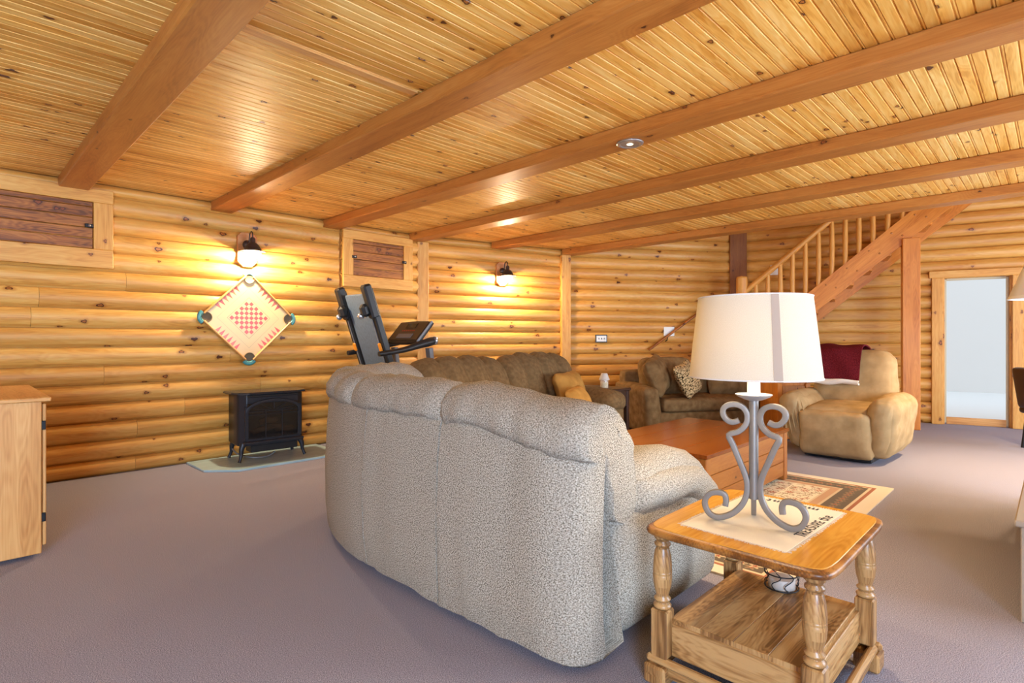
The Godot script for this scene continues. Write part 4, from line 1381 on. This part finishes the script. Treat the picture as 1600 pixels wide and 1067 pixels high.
# ================================================================ loveseat
func loveseat():
	var e := (C3 - C2).normalized()
	var tb := -atan2(e.y, e.x)
	var en := Vector2(-e.y, e.x)
	var o := C2 + e * 1.42 + en * 1.55
	var s := thing("loveseat", "brown suede loveseat with loose back pillows below the far stairs", "loveseat", Vector3(o.x, 0, o.y), tb)
	var m: Material = M.brown_suede
	obj("base", soft(Vector3(1.62, 0.26, 0.84), 0.04, Vector3.ZERO, 8), m, s, Vector3(0, 0.18, 0.03))
	obj("seat_cushion", soft(Vector3(1.56, 0.17, 0.76), 0.05, Vector3(0.01, 0.02, 0.02), 12, null, 0.006, 5.0, 2), m, s, Vector3(0, 0.39, 0.10))
	obj("backrest", soft(Vector3(1.95, 0.76, 0.22), 0.07, Vector3(0, 0.01, 0.01), 10), m, s, Vector3(0, 0.42, -0.36))
	for q in [-1, 1]:
		var slope := func(p: Vector3):
			return Vector3(p.x + q * 0.05 * maxf(p.y, 0.0) * 3.0, p.y - maxf(p.z, 0.0) * 0.06, p.z)
		obj("arm", soft(Vector3(0.22, 0.60, 0.92), 0.06, Vector3(0.012, 0.01, 0.01), 12, slope), m, s, Vector3(q * 0.89, 0.34, 0.0))
	for q in [-0.40, 0.40]:
		obj("back_pillow", soft(Vector3(0.76, 0.52, 0.22), 0.09, Vector3(0.0, 0.02, 0.05), 12, null, 0.012, 6.0, 8), m, s, Vector3(q, 0.70, -0.18), Vector3(-0.22, 0, 0))
	for q in [-1, 1]:
		for z in [-0.38, 0.36]:
			obj("foot", lathe([Vector2(0.022, 0.0), Vector2(0.03, 0.06)], 12), M.dark_wood, s, Vector3(q * 0.78, 0, z))
	var put := func(u, y, w): return Vector3(o.x + e.x * u + en.x * w, y, o.y + e.y * u + en.y * w)
	pillow("scatter_cushion", put.call(-0.72, 0.76, 0.20), Vector3(0.56, 0.50, 0.19), Vector3(-0.35, tb + 0.75, 0.25), "brown_suede", "plain brown suede cushion leaning on the loveseat's left arm", 51)
	pillow("scatter_cushion", put.call(-0.36, 0.71, 0.32), Vector3(0.47, 0.45, 0.15), Vector3(-0.4, tb + 0.6, 0.22), "leopard", "spotted leopard-print cushion on the loveseat", 53)
	pillow("scatter_cushion", put.call(0.38, 0.63, 0.10), Vector3(0.62, 0.36, 0.20), Vector3(-0.35, tb - 0.1, -0.05), "brown_suede", "low brown suede cushion lying at the loveseat's centre right", 57)

# ================================================================ recliner
func recliner():
	var r := thing("recliner", "tan velvet recliner armchair under a loose wrinkled slipcover", "armchair", Vector3(1.76, 0, 4.55), deg_to_rad(-2.0))
	var m: Material = M.tan_velvet
	# faces -x
	var lean := func(p: Vector3): return Vector3(p.x + p.y * 0.26, p.y, p.z * (1.0 - 0.10 * clampf(p.y / 0.4, 0.0, 1.0)))
	obj("backrest", soft(Vector3(0.30, 0.86, 0.80), 0.12, Vector3(0.02, 0.02, 0.01), 16, lean, 0.02, 3.5, 4), m, r, Vector3(0.76, 0.66, -0.02))
	var dip := func(p: Vector3): return Vector3(p.x, p.y + 0.03 * p.x, p.z)
	obj("seat", soft(Vector3(0.82, 0.24, 0.66), 0.10, Vector3(0.03, 0.03, 0), 14, dip, 0.016, 6.0, 6), m, r, Vector3(0.40, 0.42, 0))
	var flare := func(p: Vector3): return Vector3(p.x - 0.03 + 0.10 * clampf(p.y / 0.2, -1.0, 1.0) * -0.4, p.y, p.z * (1.0 - 0.05 * p.y))
	obj("footrest", soft(Vector3(0.16, 0.46, 0.66), 0.07, Vector3(0.03, 0, 0), 14, flare, 0.016, 6.0, 9), m, r, Vector3(0.06, 0.27, 0))
	for s in [-1.0, 1.0]:
		var arm := func(p: Vector3):
			var y: float = p.y / 0.31
			var bulge := 0.05 * maxf(y, 0.0)
			return Vector3(p.x * (1.0 + 0.06 * y) - (0.04 * y), p.y, p.z + s * bulge * 0.8 - s * 0.05 * maxf(-y, 0.0))
		obj("arm", soft(Vector3(0.94, 0.60, 0.25), 0.115, Vector3(0.02, 0.02, 0.02), 18, arm, 0.024, 4.5, 10 + int(s)), m, r, Vector3(0.46, 0.36, s * 0.385))
		# folds gathered where arm and seat meet
		for k in (7 if s < 0.0 else 0):
			var z0: float = s * (0.30 + 0.03 * k)
			obj("fold", tube(curve([Vector3(-0.035 + k * 0.004, 0.60 - 0.02 * k, z0), Vector3(-0.05, 0.50 - 0.03 * k, s * (0.27 + 0.035 * k)), Vector3(-0.035, 0.36 - 0.035 * k, s * (0.245 + 0.035 * k))], 4), 0.008, 0.007, 8, Vector3.UP, false, [0.2, 0.5, 0.8, 1, 1, 0.9, 0.7, 0.4, 0.15]), m, r)
	obj("base", box_mesh(Vector3(0.48, 0.05, 0), Vector3(0.78, 0.08, 0.62), 0.01), M.plastic_black, r)
	# blanket draped over the back
	var fold := func(p: Vector3):
		var w := 0.0
		return Vector3(p.x + 0.012 * sin(p.z * 18.0), p.y, p.z)
	var b := thing("fleece_blanket", "dark red fleece blanket with white backing draped over the recliner", "blanket", Vector3(1.76, 0, 4.55), deg_to_rad(-2.0))
	var line := [Vector2(0.565, 0.76), Vector2(0.585, 0.83), Vector2(0.61, 0.93), Vector2(0.635, 1.02), Vector2(0.69, 1.105), Vector2(0.79, 1.145), Vector2(0.92, 1.155), Vector2(1.03, 1.12), Vector2(1.09, 1.02), Vector2(1.09, 0.86)]
	obj("pile_side", sheet(line, -0.44, 0.07, 0.016, 0.0), M.maroon_fleece, b)
	obj("backing_side", sheet([Vector2(0.545, 0.785), Vector2(0.535, 0.765), Vector2(0.545, 0.745), Vector2(0.58, 0.75)], -0.43, 0.075, 0.02, 0.0), M.white_fleece, b)

func sheet(line: Array, z0: float, z1: float, thick: float, shift: float) -> ArrayMesh:
	var l := curve(line, 4)
	var rings := []
	var n := 16
	for j in n + 1:
		var z := lerpf(z0, z1, float(j) / n)
		var ring := PackedVector3Array()
		var outer := []
		var inner := []
		for i in l.size():
			var t: Vector2 = (l[mini(i + 1, l.size() - 1)] - l[maxi(i - 1, 0)]).normalized()
			var nn := Vector2(-t.y, t.x)
			var rip := 0.008 * sin(z * 21.0 + i * 0.35) + 0.006 * sin(z * 9.0 - i * 0.6)
			var c: Vector2 = l[i] + nn * (shift + rip)
			outer.append(Vector3(c.x + nn.x * thick / 2, c.y + nn.y * thick / 2, z))
			inner.append(Vector3(c.x - nn.x * thick / 2, c.y - nn.y * thick / 2, z))
		inner.reverse()
		for p in outer + inner: ring.append(p)
		rings.append(ring)
	return loft(rings)

# ================================================================ small tables at the back
func back_tables():
	var t := thing("corner_table", "dark wood corner table between the sofa and the loveseat", "table", Vector3(0.80, 0, 2.30))
	obj("top", box_mesh(Vector3(0, 0.645, 0), Vector3(0.62, 0.03, 0.62), 0.006), M.dark_wood, t)
	for sx in [-1, 1]:
		for sz in [-1, 1]:
			obj("leg", box_mesh(Vector3(sx * 0.27, 0.315, sz * 0.27), Vector3(0.05, 0.63, 0.05), 0.005), M.dark_wood, t)
	for s in [-1, 1]:
		obj("apron", box_mesh(Vector3(s * 0.275, 0.54, 0), Vector3(0.02, 0.18, 0.5), 0.003), M.dark_wood, t)
		obj("apron", box_mesh(Vector3(0, 0.54, s * 0.275), Vector3(0.5, 0.18, 0.02), 0.003), M.dark_wood, t)
	obj("shelf", box_mesh(Vector3(0, 0.2, 0), Vector3(0.54, 0.02, 0.54), 0.003), M.dark_wood, t)
	var j := thing("candle_jar", "glass jar candle with a pale frosted shade on the corner table", "candle", Vector3(0.84, 0.66, 2.42))
	obj("jar", lathe([Vector2(0.0, 0.0), Vector2(0.045, 0.0), Vector2(0.048, 0.008), Vector2(0.048, 0.09), Vector2(0.044, 0.10), Vector2(0.04, 0.10)], 20), M.jar_glass, j)
	obj("wax", lathe([Vector2(0.0, 0.006), Vector2(0.043, 0.006), Vector2(0.043, 0.07), Vector2(0.0, 0.072)], 20), M.cream_pillow, j)
	obj("shade", lathe([Vector2(0.06, 0.095), Vector2(0.062, 0.10), Vector2(0.05, 0.125), Vector2(0.036, 0.165), Vector2(0.033, 0.17), Vector2(0.0, 0.172)], 20), M.candle_wax, j)
	# small pine cabinet seen past the lamp
	var c := thing("pine_side_cabinet", "small orange pine cabinet between the loveseat and the recliner", "cabinet", Vector3(2.84, 0, 3.72), deg_to_rad(-40.0))
	obj("body", box_mesh(Vector3(0, 0.36, 0), Vector3(0.42, 0.70, 0.38), 0.005, 0.3, 0.1), M.stair_fir, c)
	obj("top", box_mesh(Vector3(0, 0.72, 0), Vector3(0.46, 0.025, 0.42), 0.005, 0.6, 0.2), M.stair_fir, c)
	for s in [-1, 1]:
		obj("stile", box_mesh(Vector3(s * 0.18, 0.36, 0.195), Vector3(0.06, 0.66, 0.02), 0.004, 0.1, 0.2), M.stair_fir, c)
	obj("door_panel", box_mesh(Vector3(0, 0.36, 0.193), Vector3(0.29, 0.6, 0.012), 0.004, 0.8, 0.3), M.fir_beam, c)

# ================================================================ cabinet at the left edge
func side_cabinet():
	var c := thing("tall_cabinet", "pale maple cabinet with hinged doors at the left edge", "cabinet", Vector3(-4.10, 0, 1.50))
	# front faces +x; width along z 1.12; near side panel at z = +0.56
	obj("body", box_mesh(Vector3(-0.26, 0.445, 0), Vector3(0.50, 0.85, 1.10), 0.004, 0.2, 0.1), M.cabinet_maple, c)
	obj("side_panel", box_mesh(Vector3(-0.255, 0.455, 0.556), Vector3(0.51, 0.87, 0.014), 0.004, 0.9, 0.3), M.cabinet_maple, c)
	obj("top", box_mesh(Vector3(-0.25, 0.888, 0.0), Vector3(0.58, 0.024, 1.18), 0.005, 0.4, 0.3), M.cabinet_maple, c)
	for s in [-1, 1]:
		var d := obj("door", box_mesh(Vector3(0.012, 0.46, s * 0.275), Vector3(0.02, 0.80, 0.54), 0.004, s * 0.5, 0.2), M.cabinet_maple, c)
		obj("knob", lathe([Vector2(0.008, 0.0), Vector2(0.006, 0.015), Vector2(0.016, 0.022), Vector2(0.0, 0.03)], 14), M.bronze, d, Vector3(0.022, 0.5, s * 0.05), Vector3(0, 0, -PI / 2))
		for y in [0.22, 0.74]:
			obj("hinge", box_mesh(Vector3(0.004, y, s * 0.553), Vector3(0.03, 0.05, 0.012), 0.003), M.black_metal, d)

# ================================================================ things along the right edge
func media_side():
	var c := thing("media_console", "low grey-beige console at the right edge of the picture", "console", Vector3(-0.08, 0, 6.275))
	obj("top", box_mesh(Vector3(0, 0.43, 0), Vector3(2.3, 0.03, 0.52), 0.006), M.console_grey, c)
	for x in [-1.12, -0.36, 0.36, 1.12]:
		obj("upright", box_mesh(Vector3(x, 0.208, 0), Vector3(0.03, 0.414, 0.48), 0.004), M.console_grey, c)
	obj("shelf", box_mesh(Vector3(0, 0.06, 0), Vector3(2.21, 0.025, 0.48), 0.004), M.console_grey, c)
	obj("back", box_mesh(Vector3(0, 0.23, 0.23), Vector3(2.21, 0.34, 0.012), 0.002), M.dark_wood, c)
	var l := thing("floor_lamp", "white-trimmed grey lamp shade on a stand at the right edge", "lamp", Vector3(1.215, 0, 6.085))
	obj("base", lathe([Vector2(0.0, 0.0), Vector2(0.13, 0.0), Vector2(0.13, 0.015), Vector2(0.02, 0.03), Vector2(0.0, 0.03)], 24), M.iron_grey, l)
	obj("pole", lathe([Vector2(0.012, 0.02), Vector2(0.012, 1.75)], 12), M.iron_grey, l)
	obj("shade", loft(lathe_rings([Vector2(0.21, 1.53), Vector2(0.11, 1.80), Vector2(0.105, 1.80), Vector2(0.203, 1.535)], 28), false), M.white_plate, l)
	obj("shade_trim", loft(lathe_rings([Vector2(0.214, 1.525), Vector2(0.206, 1.548), Vector2(0.200, 1.545), Vector2(0.207, 1.525)], 28), false), M.white_paint, l)
	var ch := thing("desk_chair", "dark padded chair just inside the right edge near the doorway", "chair", Vector3(3.95, 0, 6.12), 0.6)
	obj("backrest", soft(Vector3(0.46, 0.46, 0.08), 0.035, Vector3(0, 0, 0.01), 10), M.dark_wood, ch, Vector3(0, 0.68, -0.2), Vector3(-0.15, 0, 0))
	obj("seat", soft(Vector3(0.48, 0.08, 0.46), 0.035, Vector3(0, 0.01, 0), 10), M.dark_wood, ch, Vector3(0, 0.43, 0.04))
	for sx in [-1, 1]:
		for sz in [-1, 1]:
			obj("leg", tube([Vector3(sx * 0.19, 0.40, 0.04 + sz * 0.17), Vector3(sx * 0.21, 0.0, 0.04 + sz * 0.2)], 0.016, 0.016, 8), M.black_metal, ch)

# ================================================================ near end table
func end_table():
	var t := thing("end_table", "oak end table with turned legs and a boxed lower shelf", "table", Vector3(-2.365, 0, 5.385))
	# top with bowed edges: x half 0.355, z half 0.315
	var hx := 0.375
	var hz := 0.315
	var rings := []
	for q in [[0.532, 0.975], [0.536, 0.992], [0.545, 1.0], [0.552, 0.994], [0.556, 0.978], [0.5585, 0.955], [0.56, 0.93]]:
		var r := PackedVector3Array()
		for k in 64:
			var a := TAU * (k + 0.5) / 64.0
			var n := 14.0
			var cx := signf(cos(a)) * pow(absf(cos(a)), 2.0 / n)
			var cz := signf(sin(a)) * pow(absf(sin(a)), 2.0 / n)
			var bow := 1.0 - 0.035 * (cz * cz) 
			var bow2 := 1.0 - 0.035 * (cx * cx)
			r.append(Vector3(cx * hx * bow * q[1], q[0], cz * hz * bow2 * q[1]))
		rings.append(r)
	obj("top_edge", loft(rings, false), M.oak_edge, t)
	var poly := []
	for k in 64:
		var a := TAU * (k + 0.5) / 64.0
		var cx := signf(cos(a)) * pow(absf(cos(a)), 2.0 / 14.0)
		var cz := signf(sin(a)) * pow(absf(sin(a)), 2.0 / 14.0)
		poly.append(Vector2(cx * hx * (1.0 - 0.035 * cz * cz) * 0.945, cz * hz * (1.0 - 0.035 * cx * cx) * 0.945))
	obj("top_panel", slab(poly, 0.545, 0.5615, 0.002), M.oak_top, t)
	var lx := 0.305
	var lz := 0.25
	var turned := [Vector2(0.020, 0.262), Vector2(0.030, 0.268), Vector2(0.032, 0.276), Vector2(0.024, 0.284), Vector2(0.020, 0.288), Vector2(0.028, 0.294), Vector2(0.030, 0.300), Vector2(0.022, 0.308), Vector2(0.024, 0.320), Vector2(0.031, 0.345), Vector2(0.034, 0.375), Vector2(0.0335, 0.3865), Vector2(0.031, 0.388), Vector2(0.0335, 0.390), Vector2(0.0335, 0.3965), Vector2(0.031, 0.398), Vector2(0.0335, 0.400), Vector2(0.033, 0.42), Vector2(0.030, 0.455), Vector2(0.024, 0.478), Vector2(0.021, 0.485), Vector2(0.028, 0.490), Vector2(0.029, 0.497), Vector2(0.022, 0.503), Vector2(0.024, 0.512), Vector2(0.03, 0.516), Vector2(0.03, 0.535)]
	for sx in [-1, 1]:
		for sz in [-1, 1]:
			var p := Vector3(sx * lx, 0, sz * lz)
			var lg := obj("leg", lathe(turned, 20, p), M.oak, t)
			obj("leg_block", box_mesh(p + Vector3(0, 0.178, 0), Vector3(0.062, 0.17, 0.062), 0.005, sx * 0.3, sz * 0.2), M.oak, lg)
			obj("foot", box_mesh(p + Vector3(sx * 0.008, 0.035, sz * 0.008), Vector3(0.085, 0.07, 0.085), 0.008), M.oak, lg)
	# shelf boards on a box
	for k in 4:
		obj("shelf_board", box_mesh(Vector3(0, 0.222, -0.226 + 0.113 * (k + 0.5) - 0.0), Vector3(0.585, 0.018, 0.1125), 0.0015, k * 0.83, k * 0.17), M.oak, t)
	for s in [-1, 1]:
		obj("box_side", box_mesh(Vector3(s * 0.285, 0.155, 0), Vector3(0.02, 0.118, 0.44), 0.003, 0.4 + s, 0.2), M.oak, t)
		obj("box_side", box_mesh(Vector3(0, 0.155, s * 0.228), Vector3(0.548, 0.118, 0.02), 0.003, 0.9 + s, 0.3), M.oak, t)
		obj("base_moulding", box_mesh(Vector3(s * 0.325, 0.082, 0), Vector3(0.03, 0.03, 0.60), 0.010, 0.1, 0.1), M.oak, t)
		obj("base_moulding", box_mesh(Vector3(0, 0.082, s * 0.275), Vector3(0.62, 0.03, 0.03), 0.010, 0.5, 0.1), M.oak, t)
		obj("base_board", box_mesh(Vector3(s * 0.318, 0.052, 0), Vector3(0.016, 0.045, 0.46), 0.003, 0.3, 0.3), M.oak, t)
		obj("base_board", box_mesh(Vector3(0, 0.052, s * 0.268), Vector3(0.52, 0.045, 0.016), 0.003, 0.6, 0.3), M.oak, t)

func table_lamp():
	var c := Vector3(-2.458, 0.5645, 5.376)
	var l := thing("table_lamp", "scrolled grey iron table lamp with a cream drum shade", "lamp", c)
	var K := 0.00222
	var px := [[1197, 668], [1206, 672], [1214, 669], [1220, 660], [1220, 650], [1213, 643], [1202, 641], [1192, 645], [1186, 654], [1185, 666], [1189, 678], [1199, 688], [1212, 694], [1206, 710], [1197, 735], [1188, 760], [1185, 778], [1187, 797], [1195, 815], [1209, 830], [1227, 838], [1240, 834], [1247, 822], [1247, 810], [1240, 799], [1229, 795], [1219, 797], [1216, 806], [1217, 817]]
	var view := -deg_to_rad(45.5)
	var right := Vector3(0.356, 0, 0.934)
	var away := Vector3(0.934, 0, -0.356)
	for dir in [(right - away * 0.2).normalized(), (-right + away * 0.05).normalized(), (away).normalized()]:
		var pts := []
		for q in px:
			pts.append(dir * (q[0] - 1176) * K * 1.04 + Vector3(0, (838 - q[1]) * 0.00211 + 0.0125, 0))
		var up: Vector3 = dir.cross(Vector3.UP).normalized()
		obj("scroll_leg", tube(curve(pts, 3), 0.0100, 0.009, 8, up, true), M.iron_grey, l)
	var yb := (838 - 793) * 0.00211
	var ys := (838 - 622) * 0.00211
	obj("pole", lathe([Vector2(0.0, yb), Vector2(0.016, yb), Vector2(0.016, ys), Vector2(0.0, ys)], 16), M.iron_grey, l)
	obj("drip_pan", lathe([Vector2(0.014, ys - 0.012), Vector2(0.03, ys - 0.008), Vector2(0.052, ys + 0.002), Vector2(0.062, ys + 0.010), Vector2(0.061, ys + 0.012), Vector2(0.04, ys + 0.004), Vector2(0.02, ys + 0.002)], 28), M.saucer_grey, l)
	obj("candle_sleeve", lathe([Vector2(0.022, ys + 0.002), Vector2(0.022, ys + 0.13), Vector2(0.018, ys + 0.132), Vector2(0.0, ys + 0.132)], 18), M.sleeve_white, l)
	var s0 := (838 - 593) * K - 0.018
	var s1 := (838 - 463) * K - 0.018
	obj("bulb", lathe([Vector2(0.014, ys + 0.13), Vector2(0.018, ys + 0.15), Vector2(0.032, ys + 0.19), Vector2(0.034, ys + 0.21), Vector2(0.024, ys + 0.235), Vector2(0.0, ys + 0.245)], 18), M.bulb_glow, l)
	var sh := obj("shade", loft(lathe_rings([Vector2(0.220, s0), Vector2(0.188, s1), Vector2(0.1865, s1), Vector2(0.2185, s0)], 64), false, 0.3, 0.3), M.lamp_shade_linen, l)
	for q in [[0.2195, s0 + 0.003], [0.1882, s1 - 0.003]]:
		var ring := []
		for k in 49:
			var a := TAU * k / 48.0
			ring.append(Vector3(cos(a) * q[0], q[1], sin(a) * q[0]))
		obj("shade_binding", tube(ring, 0.0025, 0.003, 6), M.white_fleece, sh)
	# sewn seam strip, facing the room right of centre
	var a0 := atan2(0.356, -0.934) # towards the camera
	var strip := MB.new()
	var cs := a0 - 0.337
	for k in 3:
		var b0 := cs - 0.066 + k * 0.044
		var b1 := b0 + 0.044
		var r0 := 0.2215
		var r1 := 0.1895
		var n0 := Vector3(cos(b0), 0.1, sin(b0)).normalized()
		var n1 := Vector3(cos(b1), 0.1, sin(b1)).normalized()
		strip.quad(Vector3(cos(b0) * r0, s0, sin(b0) * r0), Vector3(cos(b1) * r0, s0, sin(b1) * r0), Vector3(cos(b1) * r1, s1, sin(b1) * r1), Vector3(cos(b0) * r1, s1, sin(b0) * r1), n0, n1, n1, n0, Vector2.ZERO, Vector2.RIGHT, Vector2.ONE, Vector2.DOWN)
	obj("seam_strip", strip.mesh(), M.shade_band, sh)
	for k in 3:
		var a := TAU * k / 3.0 + 0.4
		obj("spider_arm", tube([Vector3(0, s1 - 0.02, 0), Vector3(cos(a) * 0.187, s1 - 0.006, sin(a) * 0.187)], 0.002, 0.002, 6), M.silver, sh)
	obj("finial", lathe([Vector2(0.003, s1 - 0.03), Vector2(0.004, s1 + 0.004), Vector2(0.002, s1 + 0.012), Vector2(0.0, s1 + 0.016)], 10), M.silver, l)
	var o := OmniLight3D.new()
	o.name = "table_lamp_light"
	o.light_color = Color(1.0, 0.93, 0.82)
	o.light_energy = 0.14
	o.light_size = 0.04
	o.omni_range = 12.0
	o.omni_attenuation = 2.0
	o.shadow_enabled = true
	o.position = Vector3(0, ys + 0.195, 0)
	l.add_child(o)

func table_small():
	# frayed cotton mat
	var m := thing("cotton_table_mat", "frayed cream cotton mat lettered in grey under the lamp", "mat", Vector3(-2.345, 0.5617, 5.37), deg_to_rad(-2.0))
	var rg := RandomNumberGenerator.new()
	rg.seed = 4
	obj("cloth", slab([Vector2(-0.285, -0.178), Vector2(0.285, -0.178), Vector2(0.285, 0.185), Vector2(-0.285, 0.185)], 0.0, 0.0022, 0.0006, 0.3, 0.3), M.mat_cotton, m)
	var fr := MB.new()
	for side in 4:
		var L := 0.57 if side % 2 == 0 else 0.363
		var n := int(L / 0.0045)
		for k in n:
			var t := -L / 2 + (k + 0.5) * L / n
			var ln := rg.randf_range(0.006, 0.015)
			var sk := rg.randf_range(-0.003, 0.003)
			var a := Vector3.ZERO
			var b := Vector3.ZERO
			if side == 0: a = Vector3(t, 0.001, -0.177); b = Vector3(t + sk, 0.0012, -0.178 - ln)
			elif side == 2: a = Vector3(t, 0.001, 0.184); b = Vector3(t + sk, 0.0012, 0.185 + ln)
			elif side == 1: a = Vector3(0.284, 0.001, t + 0.0035); b = Vector3(0.285 + ln, 0.0012, t + 0.0035 + sk)
			else: a = Vector3(-0.284, 0.001, t + 0.0035); b = Vector3(-0.285 - ln, 0.0012, t + 0.0035 + sk)
			loft_into(fr, tube_rings([a, b], 0.0009, 0.0007, 4))
	var fo := obj("fringe", fr.mesh(), M.mat_cotton, m)
	fo.set_meta("kind", "stuff")
	var font := SystemFont.new()
	font.font_names = PackedStringArray(["Droid Sans"])
	font.font_weight = 700
	var words := [["moment", Vector3(0.250, 0.0024, 0.010), PI / 2, 0.0030], ["TREASURE the", Vector3(0.045, 0.0024, 0.160), 0.0, 0.0029]]
	for w in words:
		var tm := TextMesh.new()
		tm.text = w[0]
		tm.font = font
		tm.font_size = 16
		tm.pixel_size = w[3]
		tm.depth = 0.0006
		var o := obj("lettering", tm, M.ink, m, w[1])
		o.basis = Basis(Vector3.UP, w[2]) * Basis(Vector3.RIGHT, -PI / 2)
	# wire candle holder on the shelf
	var h := thing("candle_holder", "round black wire candle holder on the end table's lower shelf", "candle holder", Vector3(-2.13, 0.233, 5.36))
	obj("candle", lathe([Vector2(0.0, 0.004), Vector2(0.050, 0.004), Vector2(0.050, 0.040), Vector2(0.045, 0.043), Vector2(0.0, 0.043)], 24), M.candle_wax, h)
	for y in [0.006, 0.062]:
		var ring := []
		for k in 33:
			var a := TAU * k / 32.0
			ring.append(Vector3(cos(a) * 0.062, y, sin(a) * 0.062))
		obj("ring", tube(ring, 0.0025, 0.0025, 6), M.black_metal, h)
	for k in 8:
		var a := TAU * k / 8.0
		var pts := []
		for i in 13:
			var t := i / 12.0
			var b := a + 0.28 * sin(t * TAU)
			pts.append(Vector3(cos(b) * 0.062, 0.006 + 0.07 * t, sin(b) * 0.062))
		obj("scroll_wire", tube(pts, 0.002, 0.002, 6), M.black_metal, h)
